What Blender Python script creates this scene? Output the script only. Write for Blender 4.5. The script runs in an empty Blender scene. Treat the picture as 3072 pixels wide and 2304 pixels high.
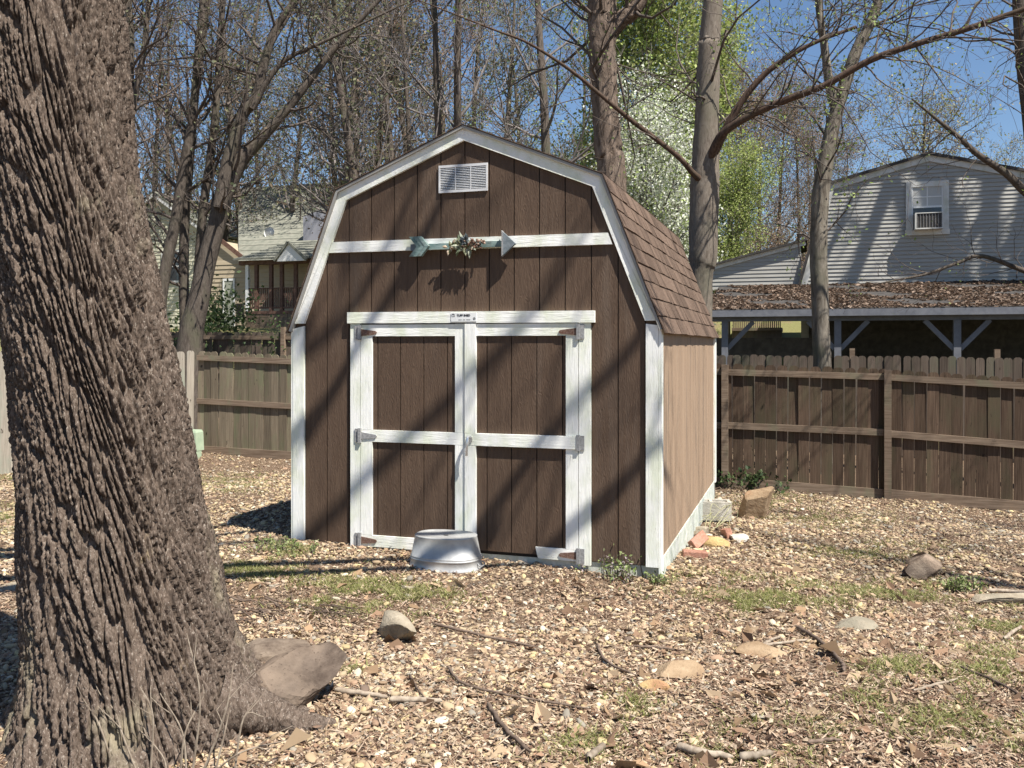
import bpy, math, random
import numpy as np
from mathutils import Vector, Matrix
R = math.radians
SC = bpy.context.scene
COL = SC.collection

# ------------------------------------------------------------------ camera, sky, sun, exposure
CAM = np.array([4.1026, -6.5986, 1.627]); YAW = -0.314; F = 2706.02; V0 = 1035.67   # photo is 3072 x 2304
cd = bpy.data.cameras.new('camera'); cam = bpy.data.objects.new('camera', cd); COL.objects.link(cam)
cam.location = CAM; cam.rotation_euler = (math.pi / 2, 0, -YAW)
cd.sensor_width = 36; cd.lens = 36 * F / 3072; cd.shift_y = -(1152 - V0) / 3072
cd.clip_start = 0.05; cd.clip_end = 600
SC.camera = cam

SUN = Vector((0.56, -0.31, 1.0)).normalized()
wd = bpy.data.worlds.new('World'); SC.world = wd; wd.use_nodes = True
wn = wd.node_tree.nodes; wl_ = wd.node_tree.links
sky = wn.new('ShaderNodeTexSky'); sky.sky_type = 'NISHITA'; sky.sun_disc = False
sky.sun_elevation = math.asin(SUN.z); sky.sun_rotation = math.atan2(SUN.x, SUN.y)
sky.air_density = 1.0; sky.dust_density = 0.0; sky.ozone_density = 4.5; sky.altitude = 0
wl_.new(sky.outputs[0], wn['Background'].inputs[0]); wn['Background'].inputs[1].default_value = 0.065
sd = bpy.data.lights.new('sun', 'SUN'); sd.energy = 5.0; sd.angle = R(0.5); sd.color = (1, 0.95, 0.87)
so = bpy.data.objects.new('sun', sd); COL.objects.link(so)
so.rotation_euler = (-SUN).to_track_quat('-Z', 'Y').to_euler(); so.location = (12, -8, 24)
SC.view_settings.view_transform = 'Standard'; SC.view_settings.look = 'None'
SC.view_settings.gamma = 1; SC.view_settings.use_curve_mapping = False
SC.view_settings.exposure = 1.0

# ------------------------------------------------------------------ pixel -> place
FW = np.array([math.sin(YAW), math.cos(YAW), 0]); RT = np.array([math.cos(YAW), -math.sin(YAW), 0]); UP = np.array([0, 0, 1.])
def ray(u, v): return FW + RT * (u - 1536) / F + UP * (V0 - v) / F
def at(u, v, Z): return CAM + ray(u, v) * Z
def onY(u, v, y): r = ray(u, v); return CAM + r * (y - CAM[1]) / r[1]

# ------------------------------------------------------------------ ground height
CP = np.array([(0, 0, 0), (1, -.2, -.02), (2, -.2, -.05), (3.1, -.15, -.1), (3.15, 2.5, -.2), (3.2, 4.2, -.32), (-1.3, .6, -.05),
   (-5.87, 6.6, -.24), (-4.1, 6.6, -.29), (0, 6.6, -.35), (3.5, 6.6, -.40), (5.07, 6.6, -.45), (6.8, 6.6, -.54), (9, 6.6, -.62), (-7.2, 3.9, -.24),
   (4.1, -6.6, .02), (1.9, -3.4, .02), (5, -2.5, 0), (5, 1.4, -.22), (7, 0, -.2), (-5, 0, -.1), (0, -4, .02), (8, -5, 0), (-8, -4, 0)])
def sm(t): t = np.clip(t, 0, 1); return t * t * (3 - 2 * t)
def gz(x, y):
    x = np.asarray(x, float); y = np.asarray(y, float)
    w = 0; s = 0
    for a, b, c in CP:
        k = 1 / ((x - a) ** 2 + (y - b) ** 2 + .15) ** 1.6
        w = w + k; s = s + k * c
    zi = s / w
    t = sm((y - 7.2) / 2.0)
    lf = 1 / (1 + np.exp(np.clip(x / 3, -30, 30)))
    far = lf * (-.1 + 2.45 * sm((y - 9) / 17)) + (1 - lf) * (-.45 + 3.3 * sm((y - 18) / 13)) + .02 * np.maximum(0, y - 30)
    return zi * (1 - t) + far * t
def gpt(x, y, dz=0): return np.array([x, y, float(gz(x, y)) + dz])
def ghit(u, v):                       # where a photo pixel meets the ground
    z = 0.0
    for _ in range(30):
        r = ray(u, v); p = CAM + r * (z - CAM[2]) / r[2]; z = .5 * z + .5 * float(gz(p[0], p[1]))
    return p

# ------------------------------------------------------------------ object helpers
WL = {}
def thing(name, label, cat, loc, group=None):
    o = bpy.data.objects.new(name, None); COL.objects.link(o); o.location = loc; o.empty_display_size = .1
    WL[o.name] = np.array(loc, float); o['label'] = label; o['category'] = cat
    if group: o['group'] = group
    return o
def tag(o, label, cat, group=None):
    o['label'] = label; o['category'] = cat
    if group: o['group'] = group
    return o
def link(name, me, parent=None, pos=None):     # pos: world position of the mesh's own origin
    o = bpy.data.objects.new(name, me); COL.objects.link(o)
    base = WL[parent.name] if parent is not None else np.zeros(3)
    p = base if pos is None else np.array(pos, float)
    o.location = p - base; WL[o.name] = p
    if parent is not None: o.parent = parent
    return o
def rawmesh(name, V, Fs, mats, smooth=False, midx=None):
    me = bpy.data.meshes.new(name)
    V = np.asarray(V, float)
    if isinstance(Fs, np.ndarray) and Fs.ndim == 2:
        n, k = Fs.shape
        me.vertices.add(len(V)); me.vertices.foreach_set('co', V.astype(np.float32).ravel())
        me.loops.add(n * k); me.loops.foreach_set('vertex_index', Fs.astype(np.int32).ravel())
        me.polygons.add(n); me.polygons.foreach_set('loop_start', np.arange(0, n * k, k, dtype=np.int32))
    else:
        me.from_pydata([tuple(v) for v in V], [], [tuple(f) for f in Fs])
    for m in (mats if isinstance(mats, (list, tuple)) else [mats]): me.materials.append(m)
    if midx is not None: me.polygons.foreach_set('material_index', np.asarray(midx, np.int32))
    me.polygons.foreach_set('use_smooth', np.full(len(me.polygons), bool(smooth)))
    me.update(calc_edges=True)
    return me
def part(name, V, Fs, mat, parent=None, smooth=False, midx=None, pos=None):   # V in world space
    base = np.array(pos, float) if pos is not None else (WL[parent.name] if parent is not None else np.zeros(3))
    return link(name, rawmesh(name, np.asarray(V, float) - base, Fs, mat, smooth, midx), parent, base)
BF = [(0, 3, 2, 1), (4, 5, 6, 7), (0, 1, 5, 4), (1, 2, 6, 5), (2, 3, 7, 6), (3, 0, 4, 7)]
def boxv(x0, x1, y0, y1, z0, z1): return [(x0, y0, z0), (x1, y0, z0), (x1, y1, z0), (x0, y1, z0), (x0, y0, z1), (x1, y0, z1), (x1, y1, z1), (x0, y1, z1)]
def box(name, x0, x1, y0, y1, z0, z1, mat, parent): return part(name, boxv(x0, x1, y0, y1, z0, z1), BF, mat, parent)
def beamv(A, B, w, h, upv=(0, 0, 1)):
    A = np.array(A, float); B = np.array(B, float); d = B - A; d = d / np.linalg.norm(d)
    s = np.cross(d, upv); s = s / np.linalg.norm(s); t = np.cross(s, d)
    V = []
    for P in (A, B):
        for a, b in ((-1, -1), (1, -1), (1, 1), (-1, 1)): V.append(P + s * a * w / 2 + t * b * h / 2)
    return V
def beam(name, A, B, w, h, mat, parent, upv=(0, 0, 1)): return part(name, beamv(A, B, w, h, upv), BF, mat, parent)
def prismv(poly, y0, y1):             # polygon in (x, z), extruded in y
    n = len(poly); V = [(x, y0, z) for x, z in poly] + [(x, y1, z) for x, z in poly]
    Fs = [tuple(range(n)), tuple(range(2 * n - 1, n - 1, -1))] + [(i + n, (i + 1) % n + n, (i + 1) % n, i) for i in range(n)]
    return V, Fs
def prism(name, poly, y0, y1, mat, parent): V, Fs = prismv(poly, y0, y1); return part(name, V, Fs, mat, parent)
def join(*vf):
    V = []; Fs = []
    for v, f in vf:
        o = len(V); V += [tuple(p) for p in v]; Fs += [tuple(i + o for i in q) for q in f]
    return V, Fs
def nrm(v): v = np.asarray(v, float); return v / (np.linalg.norm(v, axis=-1, keepdims=True) + 1e-9)
def tubes(paths, sides):              # paths: list of (pts n x 3, radii n); returns V, quads
    groups = {}
    for P, r in paths: groups.setdefault(len(P), []).append((P, r))
    VV = []; FF = []; off = 0
    a = np.arange(sides) * 2 * math.pi / sides
    for n, L in groups.items():
        P = np.array([l[0] for l in L], float); r = np.array([l[1] for l in L], float); N = len(L)
        T = nrm(np.gradient(P, axis=1)); D = nrm(P[:, -1] - P[:, 0])
        ref = np.where(np.abs(D[:, 2:3]) > .8, np.array([[1., 0, 0]]), np.array([[0, 0, 1.]]))[:, None, :]
        U = nrm(np.cross(T, ref)); W = np.cross(T, U)
        ring = P[:, :, None, :] + r[:, :, None, None] * (np.cos(a)[None, None, :, None] * U[:, :, None, :] + np.sin(a)[None, None, :, None] * W[:, :, None, :])
        VV.append(ring.reshape(-1, 3))
        i = np.arange(n - 1)[:, None]; j = np.arange(sides)[None, :]
        q = np.stack([i * sides + j, i * sides + (j + 1) % sides, (i + 1) * sides + (j + 1) % sides, (i + 1) * sides + j], -1).reshape(-1, 4)
        q = (np.arange(N)[:, None, None] * n * sides + q[None]).reshape(-1, 4) + off
        FF.append(q); off += N * n * sides
    return np.concatenate(VV), np.concatenate(FF)
def catmull(P, k):                    # smooth a control polyline (any columns)
    P = np.asarray(P, float); Q = np.vstack([2 * P[0] - P[1], P, 2 * P[-1] - P[-2]]); out = []
    for i in range(1, len(Q) - 2):
        for t in np.arange(k) / k:
            out.append(.5 * ((2 * Q[i]) + (-Q[i - 1] + Q[i + 1]) * t + (2 * Q[i - 1] - 5 * Q[i] + 4 * Q[i + 1] - Q[i + 2]) * t * t + (-Q[i - 1] + 3 * Q[i] - 3 * Q[i + 1] + Q[i + 2]) * t ** 3))
    out.append(P[-1]); return np.array(out)

# ------------------------------------------------------------------ materials
class NT:
    def __init__(s, name):
        s.m = bpy.data.materials.new(name); s.m.use_nodes = True; s.t = s.m.node_tree; s.b = s.t.nodes['Principled BSDF']
    def n(s, typ, ins=None, **kw):
        nd = s.t.nodes.new(typ)
        for k, v in kw.items(): setattr(nd, k, v)
        for k, v in (ins or {}).items(): s.set(nd.inputs[k], v)
        return nd
    def set(s, sock, v):
        if isinstance(v, bpy.types.NodeSocket): s.t.links.new(v, sock)
        elif isinstance(v, (tuple, list)) and len(v) == 3 and sock.type == 'RGBA': sock.default_value = (*v, 1)
        else: sock.default_value = v
    def coords(s, scale, rnd=True):
        tc = s.n('ShaderNodeTexCoord'); v = tc.outputs['Object']
        if rnd:
            oi = s.n('ShaderNodeObjectInfo'); k = s.n('ShaderNodeMath', {0: oi.outputs['Random'], 1: 37.0}, operation='MULTIPLY')
            v = s.n('ShaderNodeVectorMath', {0: v, 1: k.outputs[0]}, operation='ADD').outputs[0]
        return s.n('ShaderNodeVectorMath', {0: v, 1: scale}, operation='MULTIPLY').outputs[0]
    def noise(s, vec, sc=1, det=4, rough=.55, dist=0): return s.n('ShaderNodeTexNoise', {'Vector': vec, 'Scale': sc, 'Detail': det, 'Roughness': rough, 'Distortion': dist}).outputs[0]
    def ramp(s, f, a, b): return s.n('ShaderNodeMapRange', {0: f, 1: a, 2: b, 3: 0.0, 4: 1.0}).outputs[0]
    def mix(s, f, a, b, mode='MIX'):
        nd = s.n('ShaderNodeMix', data_type='RGBA', blend_type=mode)
        s.set(nd.inputs[0], f); s.set(nd.inputs[6], a); s.set(nd.inputs[7], b); return nd.outputs[2]
    def vary(s, col, amt):            # each object its own brightness
        oi = s.n('ShaderNodeObjectInfo'); k = s.n('ShaderNodeMapRange', {0: oi.outputs['Random'], 1: 0.0, 2: 1.0, 3: 1 - amt, 4: 1 + amt})
        return s.n('ShaderNodeVectorMath', {0: col, 1: k.outputs[0]}, operation='MULTIPLY').outputs[0]
    def bump(s, h, st, d=.01):
        s.set(s.b.inputs['Normal'], s.n('ShaderNodeBump', {'Height': h, 'Strength': st, 'Distance': d}).outputs[0])
    def out(s, col, rough=.8, spec=.3, metal=0):
        s.set(s.b.inputs['Base Color'], col); s.set(s.b.inputs['Roughness'], rough); s.set(s.b.inputs['Specular IOR Level'], spec); s.set(s.b.inputs['Metallic'], metal)
        return s.m
def grainy(name, c1, c2, scale, det=5, lo=.35, hi=.65, vary=.12, bst=.5, bd=.004, rough=.8, spec=.25, c3=None, sc3=3, lo3=.55, hi3=.75, dist=.4, rnd=True):
    t = NT(name); v = t.coords(scale, rnd); f = t.noise(v, 1, det, .6, dist); col = t.mix(t.ramp(f, lo, hi), c1, c2)
    if c3 is not None: col = t.mix(t.ramp(t.noise(t.coords((sc3, sc3, sc3 * .6), rnd), 1, 3), lo3, hi3), col, c3)
    if vary: col = t.vary(col, vary)
    if bst: t.bump(f, bst, bd)
    return t.out(col, rough, spec)
def plain(name, col, rough=.7, spec=.3, metal=0): return NT(name).out(col, rough, spec, metal)
def attrmat(name, attr, kind='GEOMETRY', rough=.85, spec=.2, trans=None):
    t = NT(name); a = t.n('ShaderNodeAttribute', attribute_name=attr, attribute_type=kind)
    if trans:
        t.out(a.outputs[0], rough, spec)
        tr = t.n('ShaderNodeBsdfTranslucent', {0: a.outputs[0]}); mx = t.n('ShaderNodeMixShader', {0: trans, 1: t.b.outputs[0], 2: tr.outputs[0]})
        t.t.links.new(mx.outputs[0], t.t.nodes['Material Output'].inputs[0]); return t.m
    return t.out(a.outputs[0], rough, spec)

def siding_mat(name, c1, c2, c3):
    t = NT(name); v = t.coords((28, 28, 3.2)); g = t.noise(v, 1, 4, .6, 1.4)
    w = t.n('ShaderNodeTexWave', {'Vector': t.coords((1, 1, .22)), 'Scale': 16.0, 'Distortion': 22.0, 'Detail': 3.0, 'Detail Scale': 1.6}, wave_type='BANDS').outputs[0]
    h = t.n('ShaderNodeMath', {0: w, 1: g}, operation='ADD').outputs[0]
    st = t.noise(t.coords((6, 6, .45), False), 1, 5, .65)
    col = t.mix(t.ramp(g, .3, .7), c1, c2); col = t.mix(t.ramp(st, .56, .72), col, c3)
    t.bump(h, .38, .003); return t.out(t.vary(col, .05), .72, .25)
M_SIDE_F = siding_mat('brown_siding_paint', (.078, .049, .033), (.107, .070, .047), (.12, .085, .062))
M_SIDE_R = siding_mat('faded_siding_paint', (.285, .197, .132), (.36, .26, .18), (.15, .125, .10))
def white_mat(name, scale):
    t = NT(name); g = t.noise(t.coords(scale), 1, 5, .65, .8)
    mil = t.noise(t.coords((7, 7, 4), False), 1, 4)
    col = t.mix(t.ramp(mil, .42, .68), (.84, .84, .80), (.68, .71, .58)); col = t.mix(t.ramp(g, .62, .78), col, (.40, .37, .29))
    t.bump(g, .7, .005); return t.out(col, .65, .3)
M_WH_V = white_mat('white_trim_upright', (60, 60, 6)); M_WH_H = white_mat('white_trim_level', (6, 60, 60))
M_WH_R = white_mat('white_trim_rake', (40, 60, 40))
M_DARK = plain('dark_recess', (.018, .015, .013))
M_SKIRT = grainy('skirt_paint', (.62, .64, .60), (.40, .44, .36), (14, 14, 14), vary=.05, bst=.2)
M_SHIN = grainy('brown_shingle', (.088, .058, .043), (.155, .112, .085), (60, 60, 60), det=3, vary=.28, bst=.5, bd=.003, rough=.95, spec=.1)
M_DECK = plain('roof_edge_metal', (.30, .29, .27), .6)
M_ALU = grainy('vent_metal', (.62, .62, .62), (.72, .72, .72), (9, 9, 30), vary=0, bst=.1, rough=.45, spec=.5)
M_GALV = NT('galvanised_steel'); _f = M_GALV.noise(M_GALV.coords((9, 9, 9)), 1, 4); M_GALV = M_GALV.out(M_GALV.mix(M_GALV.ramp(_f, .35, .65), (.38, .38, .375), (.52, .52, .505)), .48, .5, .35)
M_ZINC = grainy('hinge_zinc', (.20, .20, .20), (.33, .33, .33), (60, 60, 60), vary=.1, bst=.2, rough=.5)
M_RUST = grainy('hinge_rust', (.10, .045, .03), (.22, .15, .12), (90, 90, 90), vary=.2, bst=.3, rough=.9)
M_STEEL = plain('handle_steel', (.62, .62, .62), .3, .5, .8)
def fence_mat(name, c1, c2, c3, lo3=.5, hi3=.72):
    t = NT(name); g = t.noise(t.coords((70, 70, 2.2)), 1, 5, .62, .8)
    st = t.noise(t.coords((3, 3, 1.0)), 1, 4, .6); kn = t.noise(t.coords((22, 22, 9)), 1, 2)
    col = t.mix(t.ramp(g, .32, .68), c1, c2); col = t.mix(t.ramp(st, lo3, hi3), col, c3); col = t.mix(t.ramp(kn, .70, .76), col, (.03, .022, .016))
    t.bump(g, .5, .004); return t.out(t.vary(col, .28), .9, .12)
M_FEN_R = fence_mat('cedar_brown', (.055, .036, .025), (.125, .086, .06), (.08, .068, .042))
M_FEN_L = fence_mat('cedar_mossy', (.12, .095, .068), (.23, .19, .135), (.155, .165, .095))
M_FEN_S = fence_mat('cedar_grey', (.21, .185, .15), (.36, .32, .265), (.24, .27, .215))
M_FEN_F = fence_mat('cedar_far', (.075, .058, .045), (.14, .11, .088), (.10, .10, .07))
M_RAIL = grainy('rail_wood', (.12, .084, .058), (.22, .165, .118), (2.2, 40, 40), vary=.12, bst=.4, c3=(.15, .15, .095))

def bark_mat(name, c1, c2, c3, sc, bst=.8, bd=.02):
    t = NT(name); v = t.coords((sc, sc, sc * .22)); f = t.noise(v, 1, 6, .68, 1.0); l = t.noise(t.coords((2.2, 2.2, 1.3)), 1, 4)
    col = t.mix(t.ramp(f, .34, .66), c1, c2); col = t.mix(t.ramp(l, .52, .72), col, c3)
    t.bump(f, bst, bd); return t.out(col, .93, .1)
def big_bark():
    t = NT('furrowed_bark'); f = t.noise(t.coords((75, 75, 28)), 1, 5, .7, .6); g = t.noise(t.coords((160, 160, 70)), 1, 3, .6); l = t.noise(t.coords((2.4, 2.4, 1.6)), 1, 5, .6); w = t.noise(t.coords((5, 5, 3)), 1, 4)
    col = t.mix(t.ramp(f, .36, .64), (.052, .037, .028), (.175, .135, .108)); col = t.mix(t.ramp(g, .58, .70), col, (.33, .285, .24)); col = t.mix(t.ramp(l, .60, .72), col, (.27, .235, .165)); col = t.mix(t.ramp(w, .68, .75), col, (.40, .31, .19))
    t.bump(f, 1.0, .008); return t.out(col, .95, .1)
M_BARK_BIG = big_bark()
M_BARK = bark_mat('brown_grey_bark', (.05, .04, .033), (.15, .122, .10), (.09, .085, .06), 22)
M_BARK_S = bark_mat('shaggy_bark', (.09, .066, .05), (.24, .185, .148), (.17, .135, .11), 15, 1, .05)
M_BARK_SM = bark_mat('smooth_grey_bark', (.105, .085, .068), (.21, .18, .15), (.13, .12, .09), 40, .6, .008)
M_BARK_M = bark_mat('mottled_bark', (.075, .062, .05), (.22, .195, .16), (.10, .10, .07), 14, .7, .015)
M_BARK_D = bark_mat('dark_bark', (.055, .045, .037), (.13, .108, .09), (.10, .095, .065), 22)
M_LIMB = bark_mat('red_brown_limb', (.045, .03, .023), (.12, .082, .062), (.07, .055, .04), 30, .6, .008)
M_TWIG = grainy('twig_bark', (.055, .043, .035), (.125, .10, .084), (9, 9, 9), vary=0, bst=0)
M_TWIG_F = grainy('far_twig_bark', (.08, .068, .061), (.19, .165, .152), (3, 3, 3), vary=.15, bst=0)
M_LEAF = attrmat('leaf_surface', 'Col', 'GEOMETRY', .6, .3, .35)
M_LITTER = attrmat('leaf_litter', 'Col', 'GEOMETRY', .85, .15, .15)
M_PEB = attrmat('pebble', 'col', 'INSTANCER', .8, .25)

def rock_mat(name, c1, c2, c3, sc=6):
    t = NT(name); f = t.noise(t.coords((sc, sc, sc * 1.6)), 1, 8, .65, .4); p = t.noise(t.coords((sc * .5,) * 3), 1, 4); g = t.noise(t.coords((70, 70, 70)), 1, 3)
    col = t.mix(t.ramp(f, .38, .62), c1, c2); col = t.mix(t.ramp(p, .52, .68), col, c3); col = t.mix(t.ramp(g, .62, .72), col, c1)
    h = t.n('ShaderNodeMath', {0: f, 1: g}, operation='ADD').outputs[0]
    t.bump(h, .7, .008); return t.out(col, .9, .15)
M_ROCK_DK = rock_mat('brown_fieldstone', (.085, .062, .047), (.21, .165, .125), (.30, .225, .165))
M_ROCK_BIG = rock_mat('dark_fieldstone', (.055, .04, .031), (.13, .10, .078), (.21, .16, .12))
M_ROCK_TAN = rock_mat('tan_sandstone', (.24, .165, .10), (.36, .265, .17), (.30, .18, .105))
M_ROCK_YEL = rock_mat('yellow_sandstone', (.40, .28, .12), (.50, .37, .18), (.32, .18, .10))
M_ROCK_GR = rock_mat('pale_limestone', (.24, .20, .145), (.36, .31, .235), (.20, .18, .135))
M_BRICK = rock_mat('red_brick', (.32, .155, .105), (.44, .24, .175), (.36, .20, .15), 20)
M_CONC = rock_mat('concrete', (.42, .39, .33), (.54, .51, .44), (.36, .34, .28), 14)

# ------------------------------------------------------------------ the ground
def ground_mat():
    t = NT('yard_soil'); tc = t.n('ShaderNodeTexCoord').outputs['Object']
    a = t.noise(tc, .9, 6, .65); b = t.noise(tc, 28, 5, .7); c = t.noise(tc, 90, 3)
    col = t.mix(t.ramp(b, .3, .7), (.075, .05, .034), (.19, .135, .09)); col = t.mix(t.ramp(c, .55, .7), col, (.32, .25, .17))
    col = t.mix(t.ramp(a, .45, .7), col, (.14, .092, .063))
    sep = t.n('ShaderNodeSeparateXYZ', {0: tc}); far = t.ramp(sep.outputs[1], 11.5, 14)
    lawn = t.mix(t.ramp(b, .3, .7), (.12, .12, .045), (.22, .205, .09)); lawn = t.mix(t.ramp(a, .5, .62), lawn, (.19, .14, .085))
    col = t.mix(far, col, lawn); t.bump(b, .8, .03); return t.out(col, .95, .1)
M_GROUND = ground_mat()
xs = np.concatenate([np.linspace(-130, -12, 40), np.linspace(-11.5, 14, 150), np.linspace(15, 130, 40)])
ys = np.concatenate([np.linspace(-40, -8.5, 14), np.linspace(-8, 14, 130), np.linspace(14.5, 40, 40), np.linspace(42, 260, 30)])
GX, GY = np.meshgrid(xs, ys)
rg = np.random.default_rng(3)
GZ = gz(GX, GY) + rg.normal(0, .006, GX.shape) * (np.abs(GY - 1) < 7) * (np.abs(GX - 2) < 9)
nx, ny = len(xs), len(ys); i = np.arange(ny - 1)[:, None]; j = np.arange(nx - 1)[None]
FQ = np.stack([i * nx + j, i * nx + j + 1, (i + 1) * nx + j + 1, (i + 1) * nx + j], -1).reshape(-1, 4)
g = part('ground', np.stack([GX, GY, GZ], -1).reshape(-1, 3), FQ, M_GROUND, smooth=True); g['kind'] = 'structure'

# ------------------------------------------------------------------ the shed
XC, HW = 1.562, 1.542
XL, XR = XC - HW, XC + HW
YS, YB = .026, 4.19                   # face of the front siding, back of the shed
KX, KZ, AZ, EZ = 1.11, 2.895, 3.345, 1.745       # roof: knee half width, knee height, ridge height, eave height
EX = 1.552
def roofz(x, off=0.0):
    d = abs(x - XC)
    z = AZ - (AZ - KZ) * d / KX if d < KX else KZ - (KZ - EZ) * (d - KX) / (EX - KX)
    return z - off
shed = thing('shed', 'brown barn-roofed garden shed with white trim and double doors', 'shed', (XC, 2.1, -.15))
fw_ = box('front_wall', XL + .02, XR - .02, YS + .011, YS + .05, .0, 1.7, M_DARK, shed)
prism('gable_wall', [(XL + .03, 1.69), (XR - .03, 1.69), (XC + KX - .06, KZ - .08), (XC, AZ - .09), (XC - KX + .06, KZ - .08)], YS + .011, YS + .045, M_DARK, shed)
cuts = [(XC + k * .2032) for k in range(-7, 8)]
edges = sorted([XL + .015, XR - .015, .62, 2.53] + [c for c in cuts if XL + .1 < c < XR - .08])
for a, b in zip(edges[:-1], edges[1:]):
    g0 = .0045 if any(abs(a - c) < 1e-4 for c in cuts) else 0; g1 = .0045 if any(abs(b - c) < 1e-4 for c in cuts) else 0
    zb = 1.80 if .6 < (a + b) / 2 < 2.55 else .006
    a2, b2 = a + g0, b - g1; pts = [(a2, zb), (b2, zb), (b2, roofz(b2, .055))]
    for k in (XC + KX, XC, XC - KX):
        if a2 < k < b2: pts.append((k, roofz(k, .055)))
    pts.append((a2, roofz(a2, .055)))
    prism('siding_board', pts, YS, YS + .012, M_SIDE_F, fw_)
rw = box('side_wall', XR - .06, XR - .022, YS + .05, YB, -.0, EZ + .03, M_DARK, shed)
yy = YS + .03; meS = {}
for k in range(22):
    y0 = yy + k * .2032; y1 = min(y0 + .2032 - .006, YB - .02)
    if y1 - y0 > .03: box('siding_board', XR - .024, XR - .012, y0, y1, .045, EZ + .02, M_SIDE_R, rw)
lw = box('side_wall', XL + .022, XL + .06, YS + .05, YB, -.0, EZ + .03, M_DARK, shed)
for k in range(22):
    y0 = yy + k * .2032; y1 = min(y0 + .2032 - .006, YB - .02)
    if y1 - y0 > .03: box('siding_board', XL + .012, XL + .024, y0, y1, .045, EZ + .02, M_SIDE_F, lw)
prism('back_wall', [(XL + .02, 0), (XR - .02, 0), (XR - .02, 1.7), (XC + KX - .05, KZ - .07), (XC, AZ - .08), (XC - KX + .05, KZ - .07), (XL + .02, 1.7)], YB - .03, YB, M_SIDE_F, shed)
# corner trims
zt = 1.795
def corner(s):
    xo = XR if s > 0 else XL
    a, b = (xo - .112, xo - .02) if s > 0 else (xo + .016, xo + .118)
    prism('corner_trim', [(a, .0), (b, .0), (b, roofz(b, .05)), (a, zt - .01)] if s > 0 else [(a, .0), (b, .0), (b, zt - .01), (a, roofz(a, .05))], .0, YS, M_WH_V, shed)
    box('corner_trim', *( (xo - .018, xo + .003) if s > 0 else (xo - .003, xo + .014)), .004, .09, -.06, EZ + .01, M_WH_V, shed)
    box('corner_trim', *( (xo - .012, xo + .01) if s > 0 else (xo - .01, xo + .012)), YB - .09, YB + .02, .03, EZ + .01, M_WH_V, shed)
corner(1); corner(-1)
# rake boards, with a mitred joint at knee and ridge
def off(poly, d):                     # gambrel outline moved inward by d
    out = []
    segs = []
    for a, b in zip(poly[:-1], poly[1:]):
        a = np.array(a); b = np.array(b); t = (b - a) / np.linalg.norm(b - a); n = np.array([t[1], -t[0]]); segs.append((a + n * d, t))
    out.append(segs[0][0])
    for (p, t), (q, s) in zip(segs[:-1], segs[1:]):
        A = np.array([t, -s]).T; k = np.linalg.solve(A, q - p); out.append(p + t * k[0])
    a = np.array(poly[-1]); t = segs[-1][1]; n = np.array([t[1], -t[0]]); out.append(a + n * d)
    return out
prof = [(XC - EX, EZ), (XC - KX, KZ), (XC, AZ), (XC + KX, KZ), (XC + EX, EZ)]
outer = off(prof, .016); inner = off(prof, .105)
for k in range(4):
    P = [outer[k], outer[k + 1], inner[k + 1], inner[k]]
    if k == 0: P = [(XL + .012, zt), (XL + .12, zt)] ; P = [outer[0] + (outer[1] - outer[0]) * .03, outer[1], inner[1], (XL + .122, zt + .012), (XL + .03, zt + .012)]
    if k == 3: P = [outer[3], outer[4] + (outer[3] - outer[4]) * .03, (XR - .03, zt + .012), (XR - .118, zt + .012), inner[3]]
    prism('rake_trim', [tuple(p) for p in P], -.0025, YS - .002, M_WH_R, shed)
V, Fs = [], []
o2 = off(prof, .0); o3 = off(prof, .02)
strip = [prismv([tuple(o2[k]), tuple(o2[k + 1]), tuple(o3[k + 1]), tuple(o3[k])], -.024, YB + .05) for k in range(4)]
roof = part('roof', *join(*strip), M_DECK, shed)
# the steep slope towards the yard: every shingle its own piece
A0 = np.array([XC + KX, KZ]); B0 = np.array([XC + EX + .012, EZ - .026]); sl = B0 - A0; Ls = np.linalg.norm(sl); sd_ = sl / Ls; sn = np.array([-sd_[1], sd_[0]])
rs = np.random.default_rng(11); NC = 9; e = Ls / NC; shc = {}
for c in range(NC):
    y = -.034 + rs.uniform(-.004, .004); first = True
    while y < YB + .05:
        w = float(rs.choice([.10, .14, .17, .21, .27])) if not first else float(rs.choice([.1, .2, .28])); first = False
        w = round(min(w, YB + .062 - y), 3)
        if w < .03: break
        th = float(rs.choice([.006, .009, .012])); key = (w, th)
        if key not in shc:
            Lq = e + .02
            prof2 = [(0, 0), (Lq, .003), (Lq, .003 + th), (0, .003)]
            vv = []
            for yv in (0, w - .004):
                for s_, h_ in prof2: vv.append((sd_[0] * s_ + sn[0] * h_, yv, sd_[1] * s_ + sn[1] * h_))
            shc[key] = rawmesh('shingle', vv, [(0, 1, 2, 3), (7, 6, 5, 4), (0, 4, 5, 1), (1, 5, 6, 2), (2, 6, 7, 3), (3, 7, 4, 0)], M_SHIN)
        p = A0 + sd_ * (c * e - .012) + sn * .004; dz = rs.uniform(-.004, .004)
        link('shingle', shc[key], roof, (p[0] + sd_[0] * dz, y, p[1] + sd_[1] * dz)); y += w
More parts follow.
